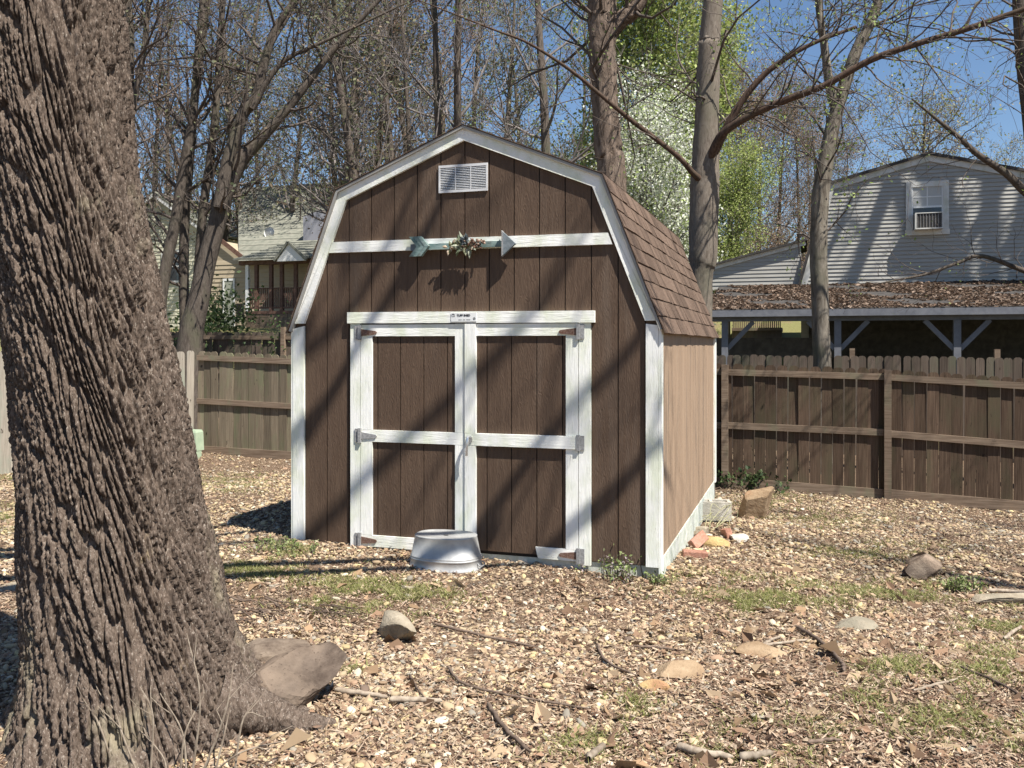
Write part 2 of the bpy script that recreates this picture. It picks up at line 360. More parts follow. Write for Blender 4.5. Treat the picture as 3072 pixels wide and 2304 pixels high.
# the three slopes turned away: courses joined in one part
fld = []
for (P, Q) in (((XC - KX, KZ), (XC - EX - .012, EZ - .02)), ((XC, AZ), (XC + KX, KZ)), ((XC, AZ), (XC - KX, KZ))):
    P = np.array(P); Q = np.array(Q); d = (Q - P) / np.linalg.norm(Q - P); n = np.array([-d[1], d[0]]); n = n if n[1] > 0 else -n
    N = max(1, round(np.linalg.norm(Q - P) / .14)); ee = np.linalg.norm(Q - P) / N
    for c in range(N):
        a = P + d * (c * ee - .01) + n * .004; b = P + d * (c + 1) * ee + n * .005; b2 = b + n * .01; a2 = a + n * .002
        fld.append(prismv([tuple(a), tuple(b), tuple(b2), tuple(a2)], -.03, YB + .055))
o = part('shingle_field', *join(*fld), M_SHIN, roof); o['kind'] = 'stuff'
# trims across the front
zc = 2.425; hc = .0435
xl = XC - (KX + (KZ - (zc)) / (KZ - EZ) * (EX - KX)); xr = 2 * XC - xl
prism('cross_trim', [(xl + .10, zc - hc + .006), (xr - .112, zc - hc - .004), (xr - .145, zc + hc - .004), (xl + .135, zc + hc + .006)], -.001, YS - .001, M_WH_H, shed)
prism('door_header', [(.549, 1.806), (2.609, 1.797), (2.609, 1.886), (.549, 1.896)], -.014, YS, M_WH_H, shed)
box('door_jamb', .572, .660, .0, YS, -.022, 1.80, M_WH_V, shed); box('door_jamb', 2.487, 2.578, .0, YS, -.024, 1.80, M_WH_V, shed)
# doors
def hinge(door, side, z, rusty):
    s = 1 if side == 'L' else -1; xh = .662 if side == 'L' else 2.484
    y = -.002; V = []
    pl = boxv(min(xh - s * .012, xh - s * .047), max(xh - s * .012, xh - s * .047), y - .006, y - .0005, z - .055, z + .055)
    kn = boxv(min(xh - s * .014, xh + s * .012), max(xh - s * .014, xh + s * .012), y - .018, y - .001, z - .06, z + .06)
    st, sf = prismv([(xh + s * .012, z - .028), (xh + s * .14, z - .016), (xh + s * .152, z), (xh + s * .14, z + .012), (xh + s * .012, z + .028)][::(1 if s > 0 else -1)], y - .008, y - .0005)
    V, Fs = join((pl, BF), (kn, BF), (st, sf))
    mi = [0] * 12 + [1 if rusty else 0] * len(sf)
    part('hinge', V, Fs, [M_ZINC, M_RUST], door, midx=mi)
for side, x0, x1 in (('L', .664, 1.570), ('R', 1.576, 2.483)):
    door = part('door', *join((boxv(x0, x1, YS + .001, YS + .03, .03 if side == 'R' else .0, 1.785), BF)), M_DARK, shed)
    if side == 'L': door['label'] = 'closed door leaf with full white bottom rail'
    else: door['label'] = 'closed door leaf with broken bottom rail and pull handle'
    gr = [.811, 1.013, 1.216, 1.419] if side == 'L' else [1.75, 1.95, 2.154, 2.357]
    ed = [x0 + .002] + gr + [x1 - .002]
    for a, b in zip(ed[:-1], ed[1:]):
        box('panel_board', a + .004, b - .004, YS - .010, YS + .002, .012 if side == 'L' else .028, 1.78, M_SIDE_F, door)
    y0, y1 = -.0015, YS - .011
    hs = (x0 + .001, .769) if side == 'L' else (2.387, x1 - .001)
    ms = (1.490, x1) if side == 'L' else (x0, 1.666)
    box('stile', *hs, y0, y1, .09, .8445, M_WH_V, door); box('stile', *hs, y0, y1, .9425, 1.70, M_WH_V, door)
    my = y0 if side == 'L' else -.014
    box('stile', *ms, my, y1, .02, .8445, M_WH_V, door); box('stile', *ms, my, y1, .9425, 1.795, M_WH_V, door)
    box('rail', *( (x0 + .001, 1.489) if side == 'L' else (1.667, x1 - .001)), y0 - .0005, y1, 1.700, 1.793, M_WH_H, door)
    box('rail', x0 + .001, x1 - .001, my - .0007 if side == 'R' else y0 - .001, y1, .846, .941, M_WH_H, door)
    if side == 'L': box('rail', x0 + .001, 1.489, y0 - .0005, y1, -.004, .088, M_WH_H, door)
    else: prism('rail', [(2.170, .004), (x1 - .001, .002), (x1 - .001, .089), (2.148, .089), (2.158, .04)], y0 - .0005, y1, M_WH_H, door)
    for z, ru in ((1.73, True), (.893, side == 'R'), (.045, True)): hinge(door, side, z, ru)
    if side == 'R':
        P1 = catmull([(1.617, -.014, .905), (1.617, -.05, .915), (1.617, -.062, .88), (1.612, -.064, .82), (1.609, -.06, .77)], 5)
        V, Fq = tubes([(P1, np.full(len(P1), .011))], 10)
        pl, pf = prismv([(1.617 + .026 * math.cos(a), .893 + .03 * math.sin(a)) for a in np.arange(12) * math.pi / 6], -.022, -.0148)
        V2, F2 = join((V, [tuple(q) for q in Fq]), (pl, pf))
        part('handle', V2, F2, M_STEEL, door, smooth=False)
# vent in the gable
vent = box('vent', 1.352, 1.750, YS - .006, YS + .001, 2.836, 3.043, M_DARK, shed)
V, Fs = join(*[(boxv(*b), BF) for b in ((1.346, 1.756, YS - .016, YS - .004, 3.027, 3.047), (1.346, 1.756, YS - .016, YS - .004, 2.830, 2.850), (1.346, 1.360, YS - .0155, YS - .004, 2.85, 3.027), (1.742, 1.756, YS - .0155, YS - .004, 2.85, 3.027), (1.4835, 1.4905, YS - .0155, YS - .004, 2.85, 3.027), (1.612, 1.619, YS - .0155, YS - .004, 2.85, 3.027))])
part('frame', V, Fs, M_ALU, vent)
for a, b in ((1.36, 1.4835), (1.4905, 1.612), (1.619, 1.742)):
    for k in range(13):
        z = 2.856 + k * .0132
        part('louvre', [(a, YS - .015, z), (b, YS - .015, z), (b, YS - .006, z + .008), (a, YS - .006, z + .008), (a, YS - .0145, z + .0012), (b, YS - .0145, z + .0012), (b, YS - .0055, z + .0092), (a, YS - .0055, z + .0092)], BF, M_ALU, vent)
# the maker's plate on the header
M_PLATE = plain('plate_white', (.72, .73, .72), .45); M_INK = plain('plate_ink', (.02, .02, .022), .5)
plate = box('name_plate', 1.462, 1.673, -.0185, -.0145, 1.808, 1.880, M_PLATE, shed)
def lettering(txt, size, x, z, y, mat, parent, name='lettering', bold=0.0):
    cu = bpy.data.curves.new('t', 'FONT'); cu.body = txt; cu.size = size; cu.extrude = .0006; cu.align_x = 'LEFT'; cu.offset = bold
    to = bpy.data.objects.new('t', cu); COL.objects.link(to); bpy.context.view_layer.update()
    me = bpy.data.meshes.new_from_object(to.evaluated_get(bpy.context.evaluated_depsgraph_get())); bpy.data.objects.remove(to); bpy.data.curves.remove(cu)
    Vv = np.array([v.co[:] for v in me.vertices]); Ff = [tuple(p.vertices) for p in me.polygons]; bpy.data.meshes.remove(me)
    Wv = np.stack([x + Vv[:, 0], y - Vv[:, 2], z + Vv[:, 1]], -1)
    return part(name, Wv, Ff, mat, parent)
lettering('TUFF SHED', .0225, 1.512, 1.8525, -.0195, M_INK, plate, bold=.0008)
# the small second line cannot be read in the photograph: short worn strokes
V, Fs = join(*[(boxv(1.527 + k * .0072, 1.527 + k * .0072 + .004, -.0197, -.019, 1.823, 1.8285), BF) for k in range(14) if k not in (4, 8)]); part('worn_print', V, Fs, M_INK, plate)
ib = [(1.4685, 1.4705, 1.852, 1.868), (1.4925, 1.4945, 1.852, 1.868), (1.4685, 1.4945, 1.850, 1.852), (1.4685, 1.4945, 1.866, 1.868), (1.4805, 1.4825, 1.852, 1.866), (1.474, 1.489, 1.871, 1.8735)]
V, Fs = join(*[(boxv(a, b, -.0197, -.019, c, d), BF) for a, b, c, d in ib]); part('emblem', V, Fs, M_INK, plate)
rgn = [(1.6575 + r * math.cos(t), 1.834 + r * math.sin(t)) for r in (.010,) for t in np.arange(20) * math.pi / 10]
V, Fs = [], []
for k in range(20):
    t0, t1 = k * math.pi / 10, (k + 1) * math.pi / 10
    v, f = prismv([(1.6575 + .0075 * math.cos(t0), 1.834 + .0075 * math.sin(t0)), (1.6575 + .010 * math.cos(t0), 1.834 + .010 * math.sin(t0)), (1.6575 + .010 * math.cos(t1), 1.834 + .010 * math.sin(t1)), (1.6575 + .0075 * math.cos(t1), 1.834 + .0075 * math.sin(t1))], -.0197, -.019)
    V, Fs = join((V, Fs), (v, f))
V, Fs = join((V, Fs), (boxv(1.6535, 1.6605, -.0197, -.019, 1.832, 1.837), BF)); part('emblem', V, Fs, M_INK, plate)
box('plate_edge', 1.462, 1.673, -.0187, -.0145, 1.8085, 1.8115, plain('plate_shadow_edge', (.12, .12, .12), .5), plate)
# skirt round the foot
xs0 = XR - .004; seg = [(.088, 1.42), (1.425, 2.05), (2.06, 3.05), (3.055, 4.12)]
for a, b in seg:
    dz = {.088: 0, 1.425: -.004, 2.06: .002, 3.055: .0}[a]
    part('skirt_board', [(xs0 - .016, a, -.20 + dz), (xs0, a, -.20 + dz), (xs0, b, -.19 + dz), (xs0 - .016, b, -.19 + dz), (xs0 - .016, a, .046), (xs0, a, .046), (xs0, b, .044), (xs0 - .016, b, .044)], BF, M_SKIRT, shed)
box('skirt_board', XL + .02, XR - .02, YS + .014, YS + .03, -.16, .002, M_SKIRT, shed)
for x in (.35, 1.56, 2.8): box('skid', x - .06, x + .06, .12, YB - .1, -.2, -.001, M_FEN_F, shed)

# ------------------------------------------------------------------ arrow ornament on the cross trim
M_TEAL = grainy('teal_wood', (.10, .17, .165), (.26, .34, .32), (12, 60, 60), vary=.15, bst=.4, c3=(.12, .11, .10), sc3=9)
M_SLATE = grainy('slate_metal', (.12, .145, .16), (.20, .23, .25), (30, 30, 30), vary=.05, bst=.2)
arw = thing('arrow_ornament', 'teal wooden arrow ornament with leaf spray hung on the white cross trim', 'ornament', (1.56, -.02, 2.34))
zA = 2.408
def rot(poly, cx, cz, a): c, s = math.cos(a), math.sin(a); return [(cx + (x - cx) * c - (z - cz) * s, cz + (x - cx) * s + (z - cz) * c) for x, z in poly]
box('shaft', 1.17, 1.50, -.022, -.003, zA - .026, zA + .02, M_TEAL, arw); box('shaft', 1.66, 1.875, -.022, -.003, zA - .022, zA + .024, M_TEAL, arw)
box('shaft', 1.50, 1.66, -.0215, -.003, zA - .024, zA + .022, M_DARK, arw); box('shaft_end', 1.118, 1.17, -.0225, -.003, zA - .03, zA + .022, M_SLATE, arw)
for k in range(3):
    bx_ = 1.118 + k * .036
    for s in (1, -1):
        pl = [(bx_ + .063, zA), (bx_ + .098, zA), (bx_ + .033, zA + s * .078), (bx_, zA + s * .078)]
        if s > 0: pl = pl[::-1]
        prism('fletching_slat', pl[::-1] if s > 0 else pl[::-1], -.052 - .003 * k, -.0235, M_TEAL, arw)
prism('arrow_head', [(1.905, zA - .09), (2.003, zA - .005), (1.905, zA + .085)], -.055, -.0235, M_SLATE, arw)
prism('arrow_head_rim', [(1.893, zA - .10), (1.905, zA - .09), (1.905, zA + .085), (1.893, zA + .10)], -.058, -.020, M_ZINC, arw)
ra = np.random.default_rng(5)
def petals(name, n, ctr, spread, L, wd_, cols, seed, flat=.5, parent=arw):
    r = np.random.default_rng(seed); V = []; Fq = []; C = []
    for k in range(n):
        a = r.uniform(0, 2 * math.pi); el = r.uniform(.1, flat); d = np.array([math.cos(a) * math.cos(el), -math.sin(el), math.sin(a) * math.cos(el)])
        p = np.array(ctr) + np.array([r.uniform(-1, 1) * spread[0], -r.uniform(0, 1) * spread[1], r.uniform(-1, 1) * spread[2]])
        s = nrm(np.cross(d, (0, -1, .2))); l = L * r.uniform(.6, 1.15); w = wd_ * r.uniform(.7, 1.2); o = len(V); up_ = np.array([0, -.012, 0])
        V += [p, p + d * l * .45 + s * w / 2, p + d * l, p + d * l * .45 - s * w / 2, p + d * l * .5 + up_]
        Fq += [(o, o + 1, o + 4), (o + 1, o + 2, o + 4), (o + 2, o + 3, o + 4), (o + 3, o, o + 4)]; C += [cols[r.integers(len(cols))] * r.uniform(.8, 1.2)] * 5
    ob = part(name, V, np.array(Fq), M_LEAF, parent); setcol(ob.data, C); return ob
def setcol(me, C):
    C = np.asarray(C, float); at_ = me.color_attributes.new('Col', 'FLOAT_COLOR', 'POINT')
    at_.data.foreach_set('color', np.concatenate([C, np.ones((len(C), 1))], 1).astype(np.float32).ravel())
c_ = lambda *a: np.array(a)
petals('pale_leaves', 24, (1.585, -.03, zA + .0), (.05, .02, .02), .09, .036, [c_(.40, .42, .32), c_(.20, .24, .15), c_(.28, .28, .19)], 1)
petals('dark_rosette', 22, (1.60, -.05, zA + .03), (.012, .015, .012), .05, .03, [c_(.06, .075, .085), c_(.11, .13, .14)], 2, .9)
petals('green_leaves', 30, (1.53, -.03, zA - .01), (.09, .02, .02), .07, .03, [c_(.16, .19, .10), c_(.25, .26, .16), c_(.42, .33, .24)], 3)
petals('brown_berries', 46, (1.67, -.035, zA + .005), (.07, .025, .03), .04, .026, [c_(.20, .11, .075), c_(.42, .30, .23), c_(.09, .055, .04)], 4, .9)

# ------------------------------------------------------------------ upturned tub in front of the doors
tb = ghit(1338, 1697); tb[2] = float(gz(tb[0], tb[1])) - .004
tub = thing('wash_tub', 'upturned oval galvanised wash tub in front of the doors', 'tub', tb)
def oval(a, b, z, n=56): t = np.arange(n) * 2 * math.pi / n; return np.stack([tb[0] + a * np.sign(np.cos(t)) * np.abs(np.cos(t)) ** .8, tb[1] + b * np.sign(np.sin(t)) * np.abs(np.sin(t)) ** .8, np.full(n, tb[2] + z)], -1)
lv = [(.282, .205, 0), (.284, .207, .008), (.279, .202, .014), (.266, .191, .066), (.271, .196, .070), (.271, .196, .078), (.265, .190, .082), (.268, .193, .088), (.268, .193, .093), (.262, .187, .097), (.236, .164, .232), (.238, .166, .238), (.234, .162, .243), (.228, .156, .240), (.15, .10, .236), (.02, .015, .234)]
V = np.concatenate([oval(*l) for l in lv]); n = 56; i = np.arange(len(lv) - 1)[:, None]; j = np.arange(n)[None]
part('body', V, np.stack([i * n + j, i * n + (j + 1) % n, (i + 1) * n + (j + 1) % n, (i + 1) * n + j], -1).reshape(-1, 4), M_GALV, tub, smooth=True)
for s in (-1, 1):
    hp = catmull([(tb[0] + s * .272, tb[1] - .05, tb[2] + .05), (tb[0] + s * .295, tb[1] - .045, tb[2] + .03), (tb[0] + s * .295, tb[1] + .045, tb[2] + .03), (tb[0] + s * .272, tb[1] + .05, tb[2] + .05)], 4)
    V, Fq = tubes([(hp, np.full(len(hp), .005))], 6); part('handle', V, Fq, M_ZINC, tub, smooth=True)

# ------------------------------------------------------------------ fences
def picket_mesh(w, h, mat, th=.016):
    a = w / 2; c = .028
    poly = [(-a, 0), (a, 0), (a, h - .05), (a - .006, h - .03), (a - .02, h - .012), (a - .042, h), (-a + .042, h), (-a + .02, h - .012), (-a + .006, h - .03), (-a, h - .05)]
    V, Fs = prismv(poly, -th / 2, th / 2); return rawmesh('picket', V, Fs, mat)
def fence(name, label, P0, P1, zb, zt, sp, mats, seed, rails=(), kick=False, posts=(), rail_side=-1, post_h=0.0):
    # zb, zt: functions of t along the fence giving base and top height
    r = np.random.default_rng(seed); P0 = np.array(P0, float); P1 = np.array(P1, float); L = np.linalg.norm(P1 - P0); d = (P1 - P0) / L
    nrm_ = np.array([-d[1], d[0]]) * rail_side; ang = math.atan2(d[1], d[0])
    root = thing(name, label, 'fence', (P0[0], P0[1], zb(0)))
    H = np.mean([zt(t) - zb(t) for t in (0, .5, 1)]); ms = [picket_mesh(w, H + .03, mats[k % len(mats)]) for k, w in enumerate((sp - .004, sp - .006, sp - .009, sp - .005))]
    n = int(L / sp)
    for k in range(n):
        t = (k + .5) / n; p = P0 + d * L * t; top = zt(t) + r.normal(0, .006)
        o = link('picket', ms[r.integers(4)], root, (p[0], p[1], top - H - .03)); o.rotation_euler = (r.normal(0, .006), r.normal(0, .006), ang + r.normal(0, .012))
    ts = sorted(set([0.0] + list(posts) + [1.0]))
    for dz, hh in rails:
        for a, b in zip(ts[:-1], ts[1:]):
            if (b - a) * L < .3: continue
            A = P0 + d * (L * a + .03) + nrm_ * .029; B = P0 + d * (L * b - .03) + nrm_ * .029
            beam('rail', (*A, zt(a) - dz + r.normal(0, .006)), (*B, zt(b) - dz + r.normal(0, .006)), .040, hh, M_RAIL, root)
    if kick:
        for a, b in zip(ts[:-1], ts[1:]):
            if (b - a) * L < .3: continue
            A = P0 + d * (L * a + .03) + nrm_ * .021; B = P0 + d * (L * b - .03) + nrm_ * .021
            beam('kick_board', (*A, zb(a) + .07), (*B, zb(b) + .07), .024, .14, M_RAIL, root)
    for t in posts:
        p = P0 + d * L * t + nrm_ * .055
        V = beamv((*p, zb(t) - .1), (*p, zt(t) + post_h), .09, .09, (d[0], d[1], 0)); part('post', V, BF, M_RAIL, root)
    return root
def lin(pts): a = np.array(pts, float); return lambda t, X0, X1: float(np.interp(X0 + (X1 - X0) * t, a[:, 0], a[:, 1]))
topf = lin([(-6, 1.53), (-4.09, 1.46), (2.95, 1.36), (5.07, 1.31), (6.79, 1.2), (9.5, 1.08)]); basf = lin([(-6, -.25), (-4.09, -.29), (3.5, -.40), (5.07, -.46), (6.79, -.54), (9.5, -.64)])
YF = 6.6
def along(fn, a, b): return lambda t: fn(t, a, b)
xL0, xL1 = -5.93, 1.2
fence('board_fence', 'mossy weathered board fence behind the shed, in the corner beside the green utility box', (xL0, YF), (xL1, YF), along(basf, xL0, xL1), along(topf, xL0, xL1), .146, [M_FEN_L], 21, rails=((.11, .09), (.86, .09)), kick=True, posts=((0.36), .70))
pr_ = [(3.02 - 1.2) / 8.3, (onY(2662, 1300, YF)[0] - 1.2) / 8.3, (onY(2662, 1300, YF)[0] + 2.44 - 1.2) / 8.3]
fence('board_fence', 'dark brown board fence behind the shed, below the neighbouring carport', (1.2, YF), (9.5, YF), along(basf, 1.2, 9.5), along(topf, 1.2, 9.5), .148, [M_FEN_R], 22, rails=((.11, .085), (.87, .09)), kick=True, posts=pr_, post_h=-.01)
# side fence coming forward on the left
S0 = np.array([-5.98, 6.56]); S1 = at(30, 1200, 13.1)[:2]; S1 = S0 + (S1 - S0) * 1.25
zb_s = lambda t: float(gz(*(S0 + (S1 - S0) * t))) - .02; zt_s = lambda t: 1.53 + .03 * t
fence('board_fence', 'pale grey board fence standing behind the big foreground trunk', S0, S1, zb_s, zt_s, .15, [M_FEN_S], 23, posts=(), rail_side=-1)
# second fence beyond
Y2 = 11.0
zb2 = lambda a, b: (lambda t: float(gz(a + (b - a) * t, Y2)) - .03)
zt2l = lambda t: 1.93 - .38 * t; zt2r = lambda t: 1.47 - .07 * t
fence('board_fence', 'dark neighbouring board fence with rails and posts beyond the mossy fence', (-13, Y2), (-2.2, Y2), zb2(-13, -2.2), lambda t: 1.97 - .1 * t, .146, [M_FEN_F], 24, rails=((.12, .09), (.9, .09)), posts=(.1, .33, .56, .8), post_h=.12)
fence('board_fence', 'dim neighbouring board fence running in front of the carport posts', (-2.2, Y2), (10.5, Y2), zb2(-2.2, 10.5), zt2r, .146, [M_FEN_F], 25, posts=((onY(2557, 1000, Y2)[0] + 2.2) / 12.7, (onY(2993, 1000, Y2)[0] + 2.2) / 12.7), rail_side=1, post_h=.14)
# green utility box in the corner
M_GREEN = grainy('utility_green', (.30, .38, .27), (.38, .46, .33), (8, 8, 8), vary=0, bst=.1, rough=.5)
ub = ghit(577, 1372); ux, uy = ub[0] + .02, ub[1]; uz = float(gz(ux, uy))
util = thing('utility_box', 'pale green utility pedestal in the fence corner', 'utility box', (ux, uy, uz))
V = []
for z, a, b in ((.12, .13, .11), (.42, .12, .10), (.46, .105, .085)): V += [(ux - a, uy - b, uz + z), (ux + a, uy - b, uz + z), (ux + a, uy + b, uz + z), (ux - a, uy + b, uz + z)]
Fs = [(3, 2, 1, 0), (8, 9, 10, 11)] + [(k * 4 + q, k * 4 + (q + 1) % 4, k * 4 + 4 + (q + 1) % 4, k * 4 + 4 + q) for k in (0, 1) for q in range(4)]
part('cover', V, Fs, M_GREEN, util); box('post', ux + .0, ux + .125, uy - .10, uy + .05, uz - .05, uz + .119, M_GREEN, util); box('lock_tab', ux - .03, ux, uy - .118, uy - .109, uz + .15, uz + .19, M_ZINC, util)

# ------------------------------------------------------------------ neighbouring house with carport, right
M_VINYL = grainy('grey_vinyl', (.30, .29, .265), (.36, .35, .32), (3, 30, 30), vary=.03, bst=.05, rough=.6)
M_VTRIM = grainy('house_trim', (.50, .49, .45), (.62, .61, .57), (6, 6, 6), vary=.03, bst=.05, c3=(.42, .42, .33))
M_ROOF_D = grainy('dark_roof', (.04, .037, .035), (.075, .068, .062), (6, 6, 6), vary=0, bst=.3)
M_GLASS = NT('window_glass').out((.045, .05, .055), .08, .6); M_BLIND = plain('blind', (.42, .42, .40), .7)
M_GPOST = grainy('grey_post_paint', (.13, .135, .155), (.18, .185, .205), (6, 6, 6), vary=.03, bst=.1)
YH = 18.3
house = thing('gambrel_house', 'grey lap-sided house with gambrel gable behind the carport', 'house', (7.08, YH + 3, 0))
hx = 7.08; hprof = [(4.00, 3.2), (4.70, 5.80), (hx, 6.42), (2 * hx - 4.70, 5.80), (2 * hx - 4.00, 3.2)]
def hleft(z): return 4.0 + (z - 3.2) / 2.6 * .70 if z < 5.8 else 4.70 + (z - 5.8) / .62 * (hx - 4.70)
prism('gable_wall', [(4.02, -.5), (2 * hx - 4.02, -.5)] + [(a, b - .03) for a, b in hprof[::-1]], YH + .02, YH + 7, M_VINYL, house)
z = 3.12
while z < 6.3:
    z1 = z + .1016; a0, a1 = hleft(z) + .1, min(hleft(z1) + .1, hx - .02)
    V = [(a0, YH - .022, z), (2 * hx - a0, YH - .022, z), (2 * hx - a0, YH + .02, z), (a0, YH + .02, z), (a1, YH + .004, z1), (2 * hx - a1, YH + .004, z1), (2 * hx - a1, YH + .02, z1), (a1, YH + .02, z1)]
    part('lap_board', V, BF, M_VINYL, house); z = z1
hi_ = off(hprof, .0); hj = off(hprof, .15); ho = off(hprof, -.07)
for k in range(4): prism('rake_trim', [tuple(hi_[k]), tuple(hi_[k + 1]), tuple(hj[k + 1]), tuple(hj[k])], YH - .05, YH + .019, M_VTRIM, house)
part('roof', *join(*[prismv([tuple(ho[k]), tuple(ho[k + 1]), tuple(hi_[k + 1]), tuple(hi_[k])], YH - .12, YH + 7.1) for k in range(4)]), M_ROOF_D, house)
# window with an air conditioner
wx0, wz1 = onY(2717, 548, YH)[[0, 2]]; wx1, wz0 = onY(2846, 703, YH)[[0, 2]]
win = box('window', wx0 + .1, wx1 - .1, YH - .032, YH - .024, wz0 + .1, wz1 - .1, M_GLASS, house); T = .135
V, Fs = join(*[(boxv(*b), BF) for b in ((wx0, wx0 + T, YH - .06, YH - .015, wz0 + T, wz1 - T), (wx1 - T, wx1, YH - .06, YH - .015, wz0 + T, wz1 - T), (wx0, wx1, YH - .062, YH - .015, wz1 - T, wz1), (wx0 - .02, wx1 + .02, YH - .075, YH - .015, wz0, wz0 + T))])
part('frame', V, Fs, M_VTRIM, win)
mx = (wx0 + wx1) / 2; mz = (wz0 + wz1) / 2 + .03; mw = plain('sash_white', (.66, .66, .64), .5)
V, Fs = join(*[(boxv(*b), BF) for b in ((wx0 + T, wx1 - T, YH - .045, YH - .03, mz - .02, mz + .03), (mx - .012, mx + .012, YH - .042, YH - .03, mz + .03, wz1 - T), (wx0 + T, wx1 - T, YH - .041, YH - .03, (mz + wz1 - T) / 2 - .01, (mz + wz1 - T) / 2 + .014), (wx0 + T, wx0 + T + .03, YH - .043, YH - .03, wz0 + T, wz1 - T), (wx1 - T - .03, wx1 - T, YH - .043, YH - .03, wz0 + T, wz1 - T))])
part('sash', V, Fs, mw, win)
box('blind', wx0 + T + .03, wx1 - T - .03, YH - .034, YH - .031, mz + .03, wz1 - T, M_BLIND, win)
ac = thing('air_conditioner', 'boxy window air conditioner under the raised sash of the grey house', 'air conditioner', (mx, YH - .2, wz0 + T))
ax0, ax1, az0, az1 = wx0 + T + .05, wx1 - T - .03, wz0 + T + .01, wz0 + T + .37
part('case', *join(*[(boxv(*b), BF) for b in ((ax0, ax0 + .03, YH - .36, YH - .045, az0, az1), (ax1 - .03, ax1, YH - .36, YH - .045, az0, az1), (ax0, ax1, YH - .361, YH - .045, az1, az1 + .02), (ax0, ax1, YH - .361, YH - .045, az0 - .03, az0))]), M_VTRIM, ac)
box('coil', ax0 + .03, ax1 - .03, YH - .34, YH - .05, az0, az1, M_ROOF_D, ac)
for k in range(9): xq = ax0 + .05 + k * (ax1 - ax0 - .1) / 8; box('grille_bar', xq - .004, xq + .004, YH - .352, YH - .341, az0 + .01, az1 - .01, M_ZINC, ac)
# lean-to gable at the left of the house
lean = thing('lean_to', 'low sloping grey lap-sided lean-to beside the gambrel house', 'lean-to', (3, YH, 3.1))
z = 3.14
while z < 4.2:
    z1 = z + .1016; xa = lambda q: 1.2 + max(0, (q - 3.62)) / .68 * 2.75
    a0, a1 = xa(z), min(xa(z1), 3.93)
    part('lap_board', [(a0, YH + .03, z), (4.0, YH + .03, z), (4.0, YH + .07, z), (a0, YH + .07, z), (a1, YH + .048, z1), (4.0, YH + .048, z1), (4.0, YH + .07, z1), (a1, YH + .07, z1)], BF, M_VINYL, lean); z = z1
beam('rake_trim', (1.0, YH + .02, 3.55), (4.12, YH + .02, 4.32), .05, .12, M_VTRIM, lean); beam('roof', (.9, YH + 1.5, 3.60), (4.15, YH + 1.5, 4.40), 3.2, .05, M_ROOF_D, lean)
# carport
YC = 14.3
car = thing('carport', 'open grey carport with leaf-covered roof and braced posts', 'carport', (6, YC, 0))
cx0, cx1 = 1.9, 13.2
part('roof', [(cx0, YC - .25, 2.36), (cx1, YC - .25, 2.36), (cx1, YH - .08, 3.14), (cx0, YH - .08, 3.14), (cx0, YC - .25, 2.42), (cx1, YC - .25, 2.42), (cx1, YH - .08, 3.20), (cx0, YH - .08, 3.20)], BF, M_ROOF_D, car)
box('fascia', cx0 - .02, cx1, YC - .28, YC - .252, 2.26, 2.405, M_GPOST, car)
box('header_beam', cx0 + .1, cx1, YC - .06, YC + .06, 2.16, 2.355, M_GPOST, car)
for u in (2175, 2513, 2871, 3225, 3575):
    x = onY(u, 1030, YC)[0]; zg = float(gz(x, YC)); box('post', x - .07, x + .07, YC - .07, YC + .07, zg - .1, 2.159, M_GPOST, car)
    for s in (-1, 1):
        if u == 2175 and s < 0: continue
        beam('brace', (x + s * .06, YC, 1.55), (x + s * .62, YC, 2.155), .07, .10, M_GPOST, car)
for x in (3.0, 5.4, 7.8, 10.2): beam('rafter', (x, YC, 2.33), (x, YH - .1, 3.08), .05, .12, M_GPOST, car)
box('back_wall', 4.2, cx1, YH - .06, YH - .018, -.5, 3.1, M_ROOF_D, car)
M_TIMB = M_FEN_F
ve = thing('parked_trailer', 'dark low trailer parked under the carport', 'trailer', (3.2, 15.6, float(gz(3.2, 15.6))))
zg = float(gz(3.2, 15.6)); box('bed', 1.3, 4.9, 15.2, 16.6, zg + 1.55, zg + 1.78, M_ROOF_D, ve); box('side_board', 1.3, 4.9, 15.14, 15.198, zg + 1.5, zg + 1.95, M_ROOF_D, ve)
for x in (1.6, 4.5): box('leg', x, x + .12, 15.3, 15.42, zg - .05, zg + 1.549, M_ROOF_D, ve)

# ------------------------------------------------------------------ neighbouring cream houses, left
M_CREAM = grainy('cream_siding', (.50, .48, .36), (.58, .56, .44), (1, 1, 30), vary=.04, bst=.1)
M_TANW = grainy('tan_siding', (.33, .275, .19), (.42, .35, .25), (1, 1, 30), vary=.04, bst=.1)
M_ROOF_G = grainy('grey_green_roof', (.15, .155, .125), (.23, .225, .185), (4, 4, 9), vary=.08, bst=.2)
M_WPAINT = plain('white_paint', (.72, .72, .70), .6); M_BROWN = grainy('porch_brown', (.10, .055, .04), (.17, .10, .075), (8, 8, 8), vary=.1, bst=.1)
yg = 33.0; A = onY(468, 580, yg); E1 = onY(640, 705, yg); E0x = 2 * A[0] - E1[0]; g0 = float(gz(A[0], yg))
ch = thing('cream_house', 'two-storey cream house with white-edged gable behind the leaning trunks', 'house', (A[0], yg, g0))
prism('wall', [(E0x + .4, g0 - .3), (E1[0] - .4, g0 - .3), (E1[0] - .4, E1[2]), (A[0], A[2] - .35), (E0x + .4, E1[2])], yg + .03, yg + 8, M_CREAM, ch)
zq = g0
